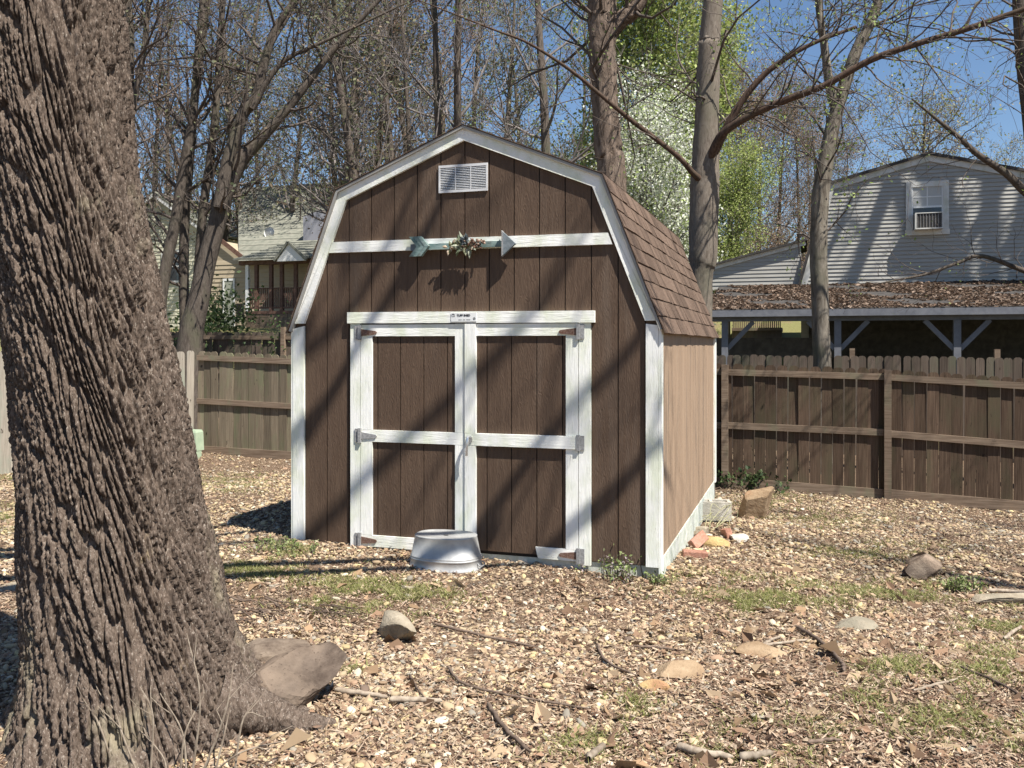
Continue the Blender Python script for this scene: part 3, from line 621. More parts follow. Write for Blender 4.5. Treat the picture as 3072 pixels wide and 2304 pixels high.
while zq < A[2] - .6:
    hwid = (E1[0] - .4 - A[0]) * min(1, max(0.02, (A[2] - .35 - zq) / (A[2] - .35 - E1[2])))
    part('lap_board', [(A[0] - hwid, yg, zq), (A[0] + hwid, yg, zq), (A[0] + hwid, yg + .03, zq), (A[0] - hwid, yg + .03, zq), (A[0] - hwid, yg + .025, zq + .2), (A[0] + hwid, yg + .025, zq + .2), (A[0] + hwid, yg + .03, zq + .2), (A[0] - hwid, yg + .03, zq + .2)], BF, M_CREAM, ch); zq += .2
for s, X in ((-1, E0x), (1, E1[0])):
    beam('rake_trim', (A[0], yg - .2, A[2] - .08), (X, yg - .2, E1[2] - .08), .08, .22, M_WPAINT, ch); beam('roof', (A[0], yg + 3.9, A[2] + .05), (X, yg + 3.9, E1[2] + .05), 8.3, .1, M_ROOF_G, ch)
cw = box('window', A[0] + .5, A[0] + 1.5, yg - .04, yg + .01, g0 + 2.6, g0 + 4.1, M_GLASS, ch)
part('frame', *join(*[(boxv(*b), BF) for b in ((A[0] + .4, A[0] + .5, yg - .07, yg + .01, g0 + 2.5, g0 + 4.2), (A[0] + 1.5, A[0] + 1.6, yg - .07, yg + .01, g0 + 2.5, g0 + 4.2), (A[0] + .5, A[0] + 1.5, yg - .07, yg + .01, g0 + 2.5, g0 + 2.6), (A[0] + .5, A[0] + 1.5, yg - .07, yg + .01, g0 + 4.1, g0 + 4.2), (A[0] + .5, A[0] + 1.5, yg - .065, yg + .0, g0 + 3.32, g0 + 3.4))]), M_WPAINT, cw)
# tan house with porch
yp = 29.0
def X_(u, y=yp): return onY(u, 900, y)[0]
def Z_(v, u=800, y=yp): return onY(u, v, y)[2]
gp = float(gz(X_(750), yp))
th_ = thing('tan_house', 'tan lap-sided house with grey-green roof behind the covered porch', 'house', (X_(820), yp, gp))
x0, x1 = X_(628), X_(1120); zt_ = Z_(785)
pk = Z_(718)
prism('wall', [(x0, gp - .4), (x1, gp - .4), (x1, zt_ + .1), (X_(735), zt_ + .1), (X_(668), pk), (x0, Z_(742))], yp + .02, yp + 7, M_TANW, th_)
zq = gp
while zq < zt_:
    part('lap_board', [(x0, yp - .015, zq), (x1, yp - .015, zq), (x1, yp + .019, zq), (x0, yp + .019, zq), (x0, yp + .015, zq + .2), (x1, yp + .015, zq + .2), (x1, yp + .019, zq + .2), (x0, yp + .019, zq + .2)], BF, M_TANW, th_); zq += .2
beam('rake_trim', (X_(660), yp - .12, pk + .12), (X_(745), yp - .12, zt_ + .05), .05, .2, M_BROWN, th_)
# main roof, sloping up and back
rtop = onY(760, 560, yp + 6)
nr = 16
for k in range(nr):
    f0, f1 = k / nr, (k + 1) / nr; zz = lambda f: zt_ - .05 + (rtop[2] - zt_) * f; yv = lambda f: yp - .5 + 6.5 * f
    xa0, xa1 = X_(735) + (X_(715, yp + 6) - X_(735)) * f0, X_(735) + (X_(715, yp + 6) - X_(735)) * f1
    part('shingle_course', [(xa0, yv(f0), zz(f0) - .06), (x1, yv(f0), zz(f0) - .06), (x1, yv(f1), zz(f1) - .06), (xa1, yv(f1), zz(f1) - .06), (xa0, yv(f0), zz(f0) + .05), (x1, yv(f0), zz(f0) + .05), (x1, yv(f1), zz(f1) + .02), (xa1, yv(f1), zz(f1) + .02)], BF, M_ROOF_G, th_)
prism('dormer', [(X_(888), Z_(760)), (X_(990), Z_(760)), (X_(990), Z_(650)), (X_(930), Z_(632)), (X_(888), Z_(650))], yp + .6, yp + 5, plain('dormer_grey', (.30, .30, .33), .7), th_)
dz0 = float(gz(X_(690), yp)) + .15
dd = box('door', X_(675), X_(702), yp - .05, yp - .016, dz0, dz0 + 2.1, plain('door_grey_green', (.30, .31, .25), .6), th_)
part('frame', *join(*[(boxv(*b), BF) for b in ((X_(671), X_(675), yp - .07, yp - .016, dz0, dz0 + 2.2), (X_(702), X_(706), yp - .07, yp - .016, dz0, dz0 + 2.2), (X_(675), X_(702), yp - .07, yp - .016, dz0 + 2.1, dz0 + 2.2))]), M_WPAINT, dd)
# porch
yq = 26.0
def X2(u): return onY(u, 900, yq)[0]
def Z2(v): return onY(800, v, yq)[2]
pg = float(gz(X2(800), yq)); zf = Z2(933); ztop = Z2(793)
po = thing('porch', 'raised covered porch with brown posts, railing and shingled roof', 'porch', (X2(810), yq, pg))
xp0, xp1 = X2(735), X2(960)
box('floor', xp0, xp1, yq, yp - .08, zf - .12, zf, M_BROWN, po)
for k in range(16):
    xa = xp0 + (xp1 - xp0) * k / 16 + .04
    box('skirt_board', xa, xa + (xp1 - xp0) / 16 - .012, yq + .02, yq + .05, float(gz(xa, yq)) - .1, zf - .121, M_RAIL, po)
for u in (739, 766, 810, 842, 884, 950): x = X2(u); box('post', x - .07, x + .07, yq + .03, yq + .17, zf, ztop, M_BROWN if u != 739 else M_WPAINT, po)
box('top_rail', xp0, xp1, yq + .055, yq + .145, Z2(866), Z2(863), M_BROWN, po); box('bottom_rail', xp0, xp1, yq + .06, yq + .14, zf + .1, zf + .17, M_BROWN, po)
for k in range(34): x = xp0 + .1 + k * (xp1 - xp0 - .2) / 33; box('baluster', x - .025, x + .025, yq + .08, yq + .12, zf + .17, Z2(866), M_BROWN, po)
box('eave_beam', xp0 - .3, xp1, yq - .02, yq + .2, ztop, ztop + .18, M_BROWN, po)
zr = Z_(742, 780)
for k in range(7):
    f0, f1 = k / 7, (k + 1) / 7; A0_ = lambda f: (xp0 - .35 + .9 * f, yq - .35 + (yp - yq + .2) * f, ztop + .18 + (zr - ztop) * f)
    a, b = A0_(f0), A0_(f1)
    part('shingle_course', [(a[0], a[1], a[2]), (xp1, a[1], a[2]), (xp1, b[1], b[2]), (b[0], b[1], b[2]), (a[0], a[1], a[2] + .07), (xp1, a[1], a[2] + .07), (xp1, b[1], b[2] + .03), (b[0], b[1], b[2] + .03)], BF, M_ROOF_G, po)
gx0, gx1 = X2(852), X2(935); prism('porch_gable', [(gx0, ztop + .05), (gx1, ztop + .05), ((gx0 + gx1) / 2 - .1, Z2(738))], yq - .55, yq - .45, M_WPAINT, po)
beam('gable_trim', (gx0 - .1, yq - .57, ztop + .08), ((gx0 + gx1) / 2 - .1, yq - .57, Z2(734)), .1, .1, M_ROOF_G, po); beam('gable_trim', (gx1 + .1, yq - .57, ztop + .08), ((gx0 + gx1) / 2 - .1, yq - .57, Z2(734)), .1, .1, M_ROOF_G, po)
# deck seen through the carport
dx0, dx1, dy = onY(2195, 960, 25)[0], onY(2345, 960, 25)[0], 25.0; dg = float(gz((dx0 + dx1) / 2, dy)); dk = thing('deck', 'low wooden deck with railing seen through the carport', 'deck', ((dx0 + dx1) / 2, dy, dg))
box('floor', dx0, dx1, dy, dy + 2.5, dg + .45, dg + .55, M_RAIL, dk); box('top_rail', dx0, dx1, dy + .02, dy + .1, dg + 1.42, dg + 1.48, M_RAIL, dk); box('skirt', dx0, dx1, dy + .1, dy + .14, dg - .2, dg + .449, M_FEN_F, dk)
for k in range(26): x = dx0 + .05 + k * (dx1 - dx0 - .1) / 25; box('baluster', x - .02, x + .02, dy + .03, dy + .07, dg + .55, dg + 1.42, M_RAIL, dk)
# chair beside the porch, dish on the roof
cxp = X2(718); cg = float(gz(cxp, yq)); pc = thing('patio_chair', 'small dark metal patio chair beside the porch', 'chair', (cxp, yq - .3, cg)); mbk = plain('black_metal', (.02, .02, .02), .4)
box('seat', cxp - .27, cxp + .27, yq - .55, yq - .05, cg + .42, cg + .46, mbk, pc); box('backrest', cxp + .23, cxp + .27, yq - .55, yq - .05, cg + .46, cg + 1.0, mbk, pc)
for a in (-.25, .22):
    for b in (-.53, -.1): box('leg', cxp + a, cxp + a + .03, yq + b, yq + b + .03, cg - .02, cg + .42, mbk, pc)
dp = onY(808, 697, yp + 1.4); ds = thing('satellite_dish', 'small white satellite dish on the grey-green roof', 'dish', dp - np.array([0, -.1, .35]))
t = np.arange(20) * math.pi / 10; V = [dp + np.array([0, .1, 0])] + [dp + np.array([.28 * math.cos(a), -.02, .28 * math.sin(a)]) for a in t] + [dp + np.array([.26 * math.cos(a), .03, .26 * math.sin(a)]) for a in t]
part('reflector', V, [(1 + k, 1 + (k + 1) % 20, 21 + (k + 1) % 20, 21 + k) for k in range(20)] + [(0, 21 + (k + 1) % 20, 21 + k) for k in range(20)], M_WPAINT, ds, smooth=True)
beam('mast', dp + np.array([0, .12, 0]), dp + np.array([0, .3, -.55]), .05, .05, M_ZINC, ds)

# ------------------------------------------------------------------ the big foreground trunk
def cellular(p, q, N, rng):           # p periodic with N cells, q free; returns F1, F2
    Mq = int(q.max()) + 4; J = rng.random((N, Mq, 2)); pi = np.floor(p).astype(int); qi = np.floor(q).astype(int)
    F1 = np.full(p.shape, 9.); F2 = np.full(p.shape, 9.)
    for a in (-1, 0, 1):
        for b in (-1, 0, 1):
            c = (pi + a) % N; e_ = np.clip(qi + b + 1, 0, Mq - 1)
            d = np.hypot(pi + a + J[c, e_, 0] - p, qi + b + J[c, e_, 1] - q)
            F2 = np.where(d < F1, F1, np.minimum(F2, d)); F1 = np.minimum(F1, d)
    return F1, F2
ZT = 3.86
tab = np.array([(-700, -85, 200), (-300, -68, 225), (0, -52, 248), (300, -28, 275), (500, -2, 310), (700, 25, 350), (900, 55, 390), (1100, 68, 425), (1300, 74, 478), (1400, 78, 506), (1500, 74, 532), (1590, 62, 560), (1680, 50, 585)], float)
S_ = 1.3888
zz = V0 - tab[:, 0] * S_; zz = CAM[2] + zz * ZT / F
cu_ = (tab[:, 1] + tab[:, 2]) / 2 * S_; rad_ = (tab[:, 2] - tab[:, 1]) / 2 * S_ / F * ZT * .985
o_ = np.argsort(zz); zz, cu_, rad_ = zz[o_], cu_[o_], rad_[o_]
z_lo = -.06
rows = np.concatenate([np.linspace(z_lo, 3.4, 380), np.linspace(3.45, 6.4, 40)]); NCOL = 640; th0 = np.arange(NCOL) * 2 * math.pi / NCOL
cxs = np.interp(rows, zz, cu_); rr0 = np.interp(rows, zz, rad_)
k5 = np.ones(15) / 15; pad = lambda a: np.convolve(np.pad(a, 7, mode='edge'), k5, 'valid')
cxs, rr0 = pad(cxs), pad(rr0)
TH, RO = np.meshgrid(th0, rows); cen = CAM[None] + FW[None] * ZT + RT[None] * ((cxs - 1536) / F * ZT)[:, None]
rb = np.random.default_rng(77)
def wob(a, b, n, sd, amp): r = np.random.default_rng(sd); s = 0; return sum(amp / (k + 1) * np.sin(a * r.integers(1, 4) * (k + 1) + b * r.uniform(2, 6) * (k + 1) + r.uniform(0, 6)) for k in range(n))
NCEL = 98
p = (TH / (2 * math.pi) * NCEL + RO * 5.0 + .8 * np.sin(TH * 2 + RO * 1.7) + .4 * np.sin(TH * 5 - RO * 4.1 + 1) + .3 * np.sin(TH * 11 + RO * 9)) % NCEL
q = (RO + .3) * 3.6 + .5 * np.sin(TH * 9 + RO * 3)
f1, f2 = cellular(p, q, NCEL, rb); rid = sm((f2 - f1 - .12) / .22)
f1b, f2b = cellular((p * 1.0) % NCEL, q * 9.0, NCEL, rb); rid2 = sm((f2b - f1b) / .5)
disp = .036 * (rid - .6) + .010 * (rid2 - .6) * rid + rb.normal(0, .0016, TH.shape) + wob(TH, RO, 4, 9, .008)
# root flare: lobes near the ground, one long root running right past the rock
hgt = np.clip((RO - .0) / .55, 0, 1); fl = (1 - hgt) ** 2.4
lob = 0
for a, am, wdt in ((.12, .42, .26), (2.95, .30, .35), (-1.2, .10, .4), (-2.2, .14, .4), (1.4, .2, .5)):
    dth = (TH - a + math.pi) % (2 * math.pi) - math.pi; lob = lob + am * np.exp(-(dth / wdt) ** 2)
rad = rr0[:, None] + disp + fl * (lob * .55 + .03)
fx = np.cos(TH); fy = np.sin(TH)       # 0 = to the right of the picture, -pi/2 towards the camera
V = cen[:, None, :] + rad[..., None] * (fx[..., None] * RT + fy[..., None] * FW); V[..., 2] = RO
nr_, nc_ = TH.shape; i = np.arange(nr_ - 1)[:, None]; j = np.arange(nc_)[None]
FQ = np.stack([i * nc_ + j, i * nc_ + (j + 1) % nc_, (i + 1) * nc_ + (j + 1) % nc_, (i + 1) * nc_ + j], -1).reshape(-1, 4)
tc_ = cen[20]
big = thing('oak_tree', 'thick leaning trunk with deeply furrowed bark and spreading roots', 'tree', (tc_[0], tc_[1], .02))
part('trunk', V.reshape(-1, 3), FQ, M_BARK_BIG, big, smooth=True)
# root running past the rock
rt0 = CAM + FW * 3.72 + RT * ((640 - 1536) / F * 3.72); RP = [rt0 + np.array([0, 0, -rt0[2] + .16])] + [ghit(u, v) + np.array([0, 0, z]) for u, v, z in ((800, 2185, .055), (880, 2190, .025), (960, 2180, -.005), (1040, 2160, -.05))]
RC = catmull(np.array([[*p_, r_] for p_, r_ in zip(RP, (.13, .085, .062, .045, .03))]), 14)
V, Fq = tubes([(RC[:, :3], RC[:, 3])], 36)
tt = np.linspace(0, 1, 36, endpoint=False)[None] * np.ones((len(RC), 1)); pp = (tt * 12) % 12; qq = np.arange(len(RC))[:, None] * .28 * np.ones((1, 36)) + 1
a1, a2 = cellular((pp * 1.5) % 18, qq * 1.4, 18, rb); dd_ = (.016 * (sm((a2 - a1) / .4) - .6)).reshape(-1)
V = V + nrm(V - np.repeat(RC[:, :3], 36, 0)) * dd_[:, None]
part('root', V, Fq, M_BARK_BIG, big, smooth=True)

# ------------------------------------------------------------------ branching trees
def branch(r, out, p, d, L, rad, lvl, maxl, kids, up=.12, wig=.22, rmin=.003, segs=(7, 5, 4, 3), shr=(.35, .62), tmin=.2):
    n = segs[min(lvl, len(segs) - 1)]; P = [np.array(p, float)]; d = nrm(d); ds = [d]
    for _ in range(n - 1):
        d = nrm(d + r.normal(0, wig, 3) + np.array([0, 0, up])); P.append(P[-1] + d * L / (n - 1)); ds.append(d)
    tl = np.linspace(0, 1, n); rr = np.maximum(rad * (1 - .82 * tl), rmin * (1 - .3 * tl)); out.append((np.array(P), rr, lvl))
    if lvl < maxl:
        for k in range(kids[min(lvl, len(kids) - 1)]):
            t = r.uniform(tmin, 1); x = t * (n - 1); i0 = min(int(x), n - 2); pp_ = P[i0] + (P[i0 + 1] - P[i0]) * (x - i0)
            ax = nrm(np.cross(ds[i0], r.normal(0, 1, 3))); ang = r.uniform(.5, 1.1); dd = ds[i0] * math.cos(ang) + ax * math.sin(ang)
            branch(r, out, pp_, dd, L * r.uniform(*shr) * (1 - .35 * t), max(rad * (1 - .82 * t) * .62, rmin), lvl + 1, maxl, kids, up, wig, rmin, segs, shr, tmin)
def along_stem(r, out, ST, n, t0, t1, Lr, maxl, kids, up=.1, spread=(.6, 1.3), rf=.4, rcap=.05, **kw):
    P, rd = ST[:, :3], ST[:, 3]; N = len(P)
    for k in range(n):
        x = r.uniform(t0, t1) * (N - 1); i0 = min(int(x), N - 2); pp_ = P[i0] + (P[i0 + 1] - P[i0]) * (x - i0); dv = nrm(P[i0 + 1] - P[i0])
        ax = nrm(np.cross(dv, r.normal(0, 1, 3))); ang = r.uniform(*spread); branch(r, out, pp_, dv * math.cos(ang) + ax * math.sin(ang), r.uniform(*Lr), min(rd[i0] * rf, rcap), 0, maxl, kids, up, **kw)
def leaves(r, pts, n, jit, size, cols, asp=.6):
    p = pts[r.integers(len(pts), size=n)] + r.normal(0, jit, (n, 3)); d = nrm(r.normal(0, 1, (n, 3))); s = nrm(np.cross(d, r.normal(0, 1, (n, 3)))); l = r.uniform(*size, (n, 1))
    V = np.stack([p, p + d * l * .5 + s * l * asp * .5, p + d * l, p + d * l * .5 - s * l * asp * .5], 1).reshape(-1, 3)
    C = np.array(cols)[r.integers(len(cols), size=n)] * r.uniform(.75, 1.25, (n, 1)); return V, np.arange(4 * n).reshape(-1, 4), np.repeat(C, 4, 0)
def tree_parts(stems, br, barkm, twigm, parent=None, leaf=None, sides=14, bump=0.0, seed=0):
    # stems: k x 4 arrays; br: branch list; leaf: dict; parts named trunk, crown, foliage
    meshes = []
    by = {}
    for s in stems: by.setdefault(1, []).append((s[:, :3], s[:, 3]))
    V, Fq = tubes(by[1], sides)
    if bump: V = V + np.random.default_rng(seed).normal(0, bump, V.shape)
    meshes.append(('trunk', V, Fq, barkm, True, None))
    if br:
        VV, FF, o = [], [], 0
        for lo, hi, k in ((.03, 9, 7), (.011, .03, 5), (0, .011, 3)):
            sel = [(b[0], b[1]) for b in br if lo <= b[1][0] < hi]
            if sel: v, f = tubes(sel, k); VV.append(v); FF.append(f + o); o += len(v)
        meshes.append(('crown', np.concatenate(VV), np.concatenate(FF), twigm, True, None))
    if leaf:
        pts = np.concatenate([b[0][1:] for b in br if b[2] >= leaf.get('lvl', 1)]); v, f, c = leaves(np.random.default_rng(seed + 5), pts, leaf['n'], leaf['jit'], leaf['size'], leaf['cols'], leaf.get('asp', .6))
        meshes.append(('foliage', v, f, M_LEAF, False, c))
    return meshes
def put_tree(name, label, cat, loc, meshes, group=None):
    root = thing(name, label, cat, loc, group)
    for nm, V, Fq, m, smo, c in meshes:
        o = part(nm, V, Fq, m, root, smo)
        if c is not None: setcol(o.data, c)
    return root
def stem(pts, Z, sc=1.0, k=6, down=None, upz=None, dz=0.0):   # pts: (u, v, width) in px*sc at depth Z -> smooth 3-D stem
    pts = np.array(pts, float); A = [[*at(u * sc, v * sc, Z + dz * i), w * sc / 2 * (Z + dz * i) / F] for i, (u, v, w) in enumerate(pts)]
    if down is not None: x, y = A[0][0] + down * 0, A[0][1]; A.insert(0, [A[0][0] - (A[1][0] - A[0][0]) * .15, y, float(gz(x, y)) - .15, A[0][3] * 1.3])
    if upz: d = nrm(np.array(A[-1][:3]) - np.array(A[-2][:3])); A.append([*(np.array(A[-1][:3]) + d * upz), A[-1][3] * .45])
    return catmull(A, k)
GRN = [c_(.20, .27, .07), c_(.28, .34, .11), c_(.13, .19, .06)]
OLV = [c_(.13, .15, .075), c_(.19, .19, .10), c_(.09, .105, .06), c_(.20, .15, .10)]
BRN = [c_(.22, .135, .09), c_(.30, .20, .14), c_(.17, .11, .085), c_(.25, .20, .12)]
WHT = [c_(.68, .69, .60), c_(.58, .62, .46), c_(.36, .44, .16), c_(.72, .72, .66)]

# many-stemmed clump between the two fences
k_ = .6934; r = np.random.default_rng(101); Zc = 18.3
stC = [stem([(820, 1500, 108), (860, 1300, 88), (890, 1150, 80), (930, 1000, 76), (970, 850, 72), (1040, 700, 64), (1130, 600, 48), (1250, 465, 36), (1395, 275, 30), (1500, 150, 24), (1630, 10, 20)], Zc, k_, down=0, upz=4),
       stem([(690, 1400, 55), (710, 1200, 50), (760, 950, 46), (800, 700, 42), (835, 500, 36), (855, 250, 32), (878, 0, 28)], Zc + .3, k_, down=0, upz=4),
       stem([(800, 1450, 44), (795, 1200, 42), (800, 950, 40), (822, 700, 34), (850, 400, 26), (890, 100, 20)], Zc + .9, k_, down=0, upz=4),
       stem([(845, 1400, 44), (860, 1150, 40), (880, 900, 38), (915, 650, 34), (940, 400, 30), (950, 200, 28), (965, 0, 24)], Zc + .6, k_, down=0, upz=4),
       stem([(950, 900, 60), (985, 700, 52), (1050, 500, 48), (1110, 420, 46), (1135, 300, 40), (1190, 130, 34), (1275, 0, 28)], Zc - .2, k_, upz=3),
       stem([(1090, 470, 30), (1170, 330, 24), (1250, 250, 20), (1400, 180, 14)], Zc - .3, k_, upz=2)]
brC = []
for s in stC: along_stem(r, brC, s, 15, .25, 1, (1.0, 3.2), 2, (5, 4), .1, rcap=.035, rmin=.0045)
put_tree('clump_tree', 'many-stemmed tree with one heavily leaning trunk rising behind the corner fence', 'tree', stC[0][0, :3] * [1, 1, 1] + [0, 0, .1], tree_parts(stC, brC, M_BARK_D, M_TWIG, leaf=dict(n=2600, jit=.12, size=(.05, .1), cols=OLV), seed=1))
# tree half hidden by the big trunk
stB = [stem([(600, 1000, 44), (582, 830, 42), (566, 560, 38), (560, 380, 36), (565, 200, 32), (555, 0, 30)], 16.6, k_, down=0, upz=4), stem([(575, 470, 28), (600, 330, 26), (622, 220, 24), (645, 0, 20)], 16.6, k_, upz=3), stem([(560, 520, 26), (520, 300, 26), (505, 150, 26), (520, 0, 24)], 16.7, k_, upz=3)]
brB = []
for s in stB: along_stem(r, brB, s, 14, .3, 1, (.8, 2.8), 2, (5, 4), .1, rcap=.03, rmin=.0045)
put_tree('forked_tree', 'slim fork-stemmed tree standing right behind the big trunk', 'tree', stB[0][0, :3] + [0, 0, .1], tree_parts(stB, brB, M_BARK, M_TWIG, leaf=dict(n=900, jit=.1, size=(.04, .09), cols=OLV), seed=2))
# shaggy trunk behind the shed
stE = [stem([(1322, 420, 62), (1313, 320, 58), (1305, 200, 56), (1300, 100, 58), (1302, 40, 62), (1300, -40, 58)], 14.2, S_, down=0, upz=5), stem([(1318, 70, 34), (1342, 42, 36), (1368, 22, 34), (1400, -30, 28)], 14.2, S_, upz=4)]
brE = []; along_stem(r, brE, stE[0], 16, .35, 1, (1.0, 3.2), 2, (5, 4), .05, rcap=.03, rmin=.004); along_stem(r, brE, stE[1], 8, .3, 1, (1, 3), 2, (5, 4), .05, rcap=.03, rmin=.004)
V_E = tree_parts(stE, brE, M_BARK_S, M_TWIG, leaf=dict(n=700, jit=.1, size=(.04, .08), cols=GRN), sides=26, bump=.012, seed=3)
put_tree('shaggy_tree', 'straight trunk with shaggy peeling bark rising behind the shed ridge', 'tree', stE[0][0, :3] + [0, 0, .1], V_E)
# smooth trunk with the long limbs
Zf = 11.9
stF = [stem([(1513, 640, 50), (1518, 560, 60), (1520, 480, 62), (1522, 400, 62), (1524, 350, 58), (1527, 250, 52), (1532, 100, 46), (1540, 0, 42)], Zf, S_, down=0, upz=5, k=8),
       stem([(1512, 388, 22), (1495, 372, 18), (1461, 335, 15), (1364, 260, 14), (1302, 209, 12), (1234, 153, 10), (1143, 94, 8), (1064, 63, 6)], Zf - .1, S_, upz=1, dz=-.12),
       stem([(1522, 365, 30), (1545, 325, 26), (1570, 275, 24), (1605, 215, 20), (1650, 162, 18), (1700, 125, 15), (1760, 92, 12), (1850, 58, 10)], Zf, S_, dz=-.1),
       stem([(1532, 345, 26), (1560, 290, 24), (1620, 250, 22), (1700, 215, 22), (1780, 185, 20), (1880, 130, 20), (1980, 95, 18), (2090, 62, 18), (2212, 20, 16)], Zf - .1, S_, upz=2, dz=-.22)]
brF = []; rF = np.random.default_rng(55)
along_stem(rF, brF, stF[0], 12, .62, 1, (.8, 2.4), 2, (5, 3), .0, rcap=.022, rmin=.0028)
along_stem(rF, brF, stF[1], 10, .2, 1, (.5, 1.5), 1, (5,), .05, rcap=.010, rmin=.0028)
along_stem(rF, brF, stF[2], 16, .2, 1, (.7, 2.2), 2, (4, 3), -.06, rcap=.012, rmin=.0028)
along_stem(rF, brF, stF[3], 30, .15, 1, (.7, 2.4), 2, (4, 3), -.08, rcap=.012, rmin=.0026)
VL, FL = tubes([(s[:, :3], s[:, 3] * .74) for s in stF[1:]], 12)
smt = put_tree('smooth_tree', 'smooth grey-barked tree with long bare limbs, just behind the shed', 'tree', stF[0][0, :3] + [0, 0, .1], tree_parts(stF[:1], brF, M_BARK_SM, M_TWIG, leaf=dict(n=1500, jit=.06, size=(.025, .055), cols=GRN), sides=22, bump=.004, seed=4))
part('limb', VL, FL, M_LIMB, smt, True)
# leaning forked trunk between the fences on the right
Zg = 14.3
stG = [stem([(1776, 800, 38), (1774, 740, 37), (1771, 640, 36), (1768, 540, 36), (1772, 430, 36), (1785, 340, 33), (1802, 260, 30), (1822, 190, 27), (1850, 110, 24), (1880, 50, 22), (1902, -10, 20)], Zg, S_, down=0, upz=4), stem([(1808, 245, 22), (1793, 190, 20), (1782, 110, 17), (1772, 40, 15), (1766, -20, 14)], Zg, S_, upz=3)]
brG = []; rG = np.random.default_rng(66); along_stem(rG, brG, stG[0], 26, .35, 1, (.7, 2.2), 2, (5, 3), -.03, rcap=.02, rmin=.003); along_stem(rG, brG, stG[1], 14, .2, 1, (.6, 2.0), 2, (4, 3), 0, rcap=.015, rmin=.003)
put_tree('mottled_tree', 'leaning fork-topped trunk with mottled bark between the fences by the carport', 'tree', stG[0][0, :3] + [0, 0, .1], tree_parts(stG, brG, M_BARK_M, M_TWIG, leaf=dict(n=2200, jit=.08, size=(.035, .075), cols=GRN), sides=18, bump=.004, seed=6))
# tree at the right edge with drooping limbs
Zk = 13.0
stK = [stem([(3140, 1150, 60), (3125, 700, 56), (3098, 380, 52), (3076, 200, 48), (3064, 60, 44), (3058, -80, 42)], Zk, 1, down=0, upz=4),
       stem([(3110, 600, 30), (3070, 570, 26), (3018, 520, 22), (2932, 462, 18), (2877, 412, 15), (2833, 376, 12)], Zk, 1, upz=.6),
       stem([(3118, 830, 22), (3060, 808, 15), (2945, 768, 12), (2870, 790, 10), (2780, 822, 8), (2700, 838, 6)], Zk + .4, 1, upz=.4)]
brK = []; rK = np.random.default_rng(88); along_stem(rK, brK, stK[0], 26, .35, 1, (1.2, 3.2), 2, (5, 4), -.1, rcap=.018, rmin=.0028); along_stem(rK, brK, stK[1], 14, .1, 1, (.5, 1.4), 1, (4,), 0, rcap=.01, rmin=.0028); along_stem(rK, brK, stK[2], 16, .1, 1, (.4, 1.2), 1, (4,), .1, rcap=.008, rmin=.0028)
put_tree('drooping_tree', 'bare tree with drooping limbs over the carport roof', 'tree', stK[0][0, :3] + [0, 0, .1], tree_parts(stK, brK, M_BARK_D, M_TWIG, leaf=dict(n=500, jit=.06, size=(.025, .05), cols=GRN), sides=14, seed=8))

# woods: a few tree shapes, repeated
def wild(seed, H, r0, nl, Lr, kids, leaf=None, lean=.0, maxl=2, twin=False, barkm=M_BARK, up=.16, tb=.25, rmin=.008):
    r = np.random.default_rng(seed); n = 9; d = np.array([lean, 0, 1.]); P = [np.array([0, 0, -.2])]
    for _ in range(n - 1): d = nrm(d + r.normal(0, .035, 3)); P.append(P[-1] + d * H / (n - 1))
    ST = np.concatenate([np.array(P), np.linspace(r0, r0 * .2, n)[:, None]], 1); sts = [catmull(ST, 3)]
    if twin: S2 = ST.copy(); S2[:, 0] += np.linspace(r0 * 1.6, r0 * 1.6 + H * .05, n); S2[:, 1] += r0; S2[:, 3] *= .85; sts.append(catmull(S2, 3))
    br = []
    for s in sts: along_stem(r, br, s, nl // len(sts), tb, 1, Lr, maxl, kids, up, rf=.4, rcap=.05, rmin=rmin)
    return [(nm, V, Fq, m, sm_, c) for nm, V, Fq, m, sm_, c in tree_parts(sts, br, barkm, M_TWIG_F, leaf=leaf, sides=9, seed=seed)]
def proto(meshes): return [(nm, rawmesh(nm, V, Fq, m, sm_), c) for nm, V, Fq, m, sm_, c in meshes]
PR = {
 'bare': proto(wild(1, 17, .20, 26, (2.5, 5), (7, 5), None)),
 'bare2': proto(wild(2, 16, .16, 24, (2, 4.5), (7, 5), None, twin=True)),
 'olive': proto(wild(3, 15, .17, 30, (1.5, 4), (6, 4), dict(n=6500, jit=.22, size=(.07, .15), cols=OLV, asp=.5), tb=.18)),
 'brown': proto(wild(4, 14, .15, 30, (1.5, 4), (6, 4), dict(n=4200, jit=.3, size=(.07, .13), cols=BRN), tb=.15)),
 'bud': proto(wild(5, 15, .16, 28, (2, 4.5), (6, 5), dict(n=2400, jit=.15, size=(.07, .13), cols=GRN), tb=.25)),
 'pear': proto(wild(6, 8.6, .16, 50, (2.0, 3.9), (6, 4), dict(n=26000, jit=.3, size=(.08, .16), cols=WHT), tb=.12, up=.28)),
 'green': proto(wild(7, 10.5, .16, 50, (2.0, 4.2), (6, 4), dict(n=26000, jit=.36, size=(.09, .18), cols=[c_(.30, .36, .09), c_(.38, .42, .15), c_(.20, .27, .07), c_(.34, .36, .16)]), tb=.1, up=.28)),
 'thicket': proto(wild(9, 11, .14, 44, (1.6, 3.8), (7, 5), dict(n=7000, jit=.3, size=(.07, .13), cols=BRN + [c_(.24, .22, .11)]), tb=.08, up=.14)),
 'round': proto(wild(8, 9.6, .2, 40, (2.5, 4.2), (7, 5), dict(n=3600, jit=.2, size=(.09, .16), cols=[c_(.34, .30, .13), c_(.30, .24, .13), c_(.25, .27, .10)]), tb=.25, up=.1)),
}
for k, L in PR.items():
    for nm, me, c in L:
        if c is not None: setcol(me, c)
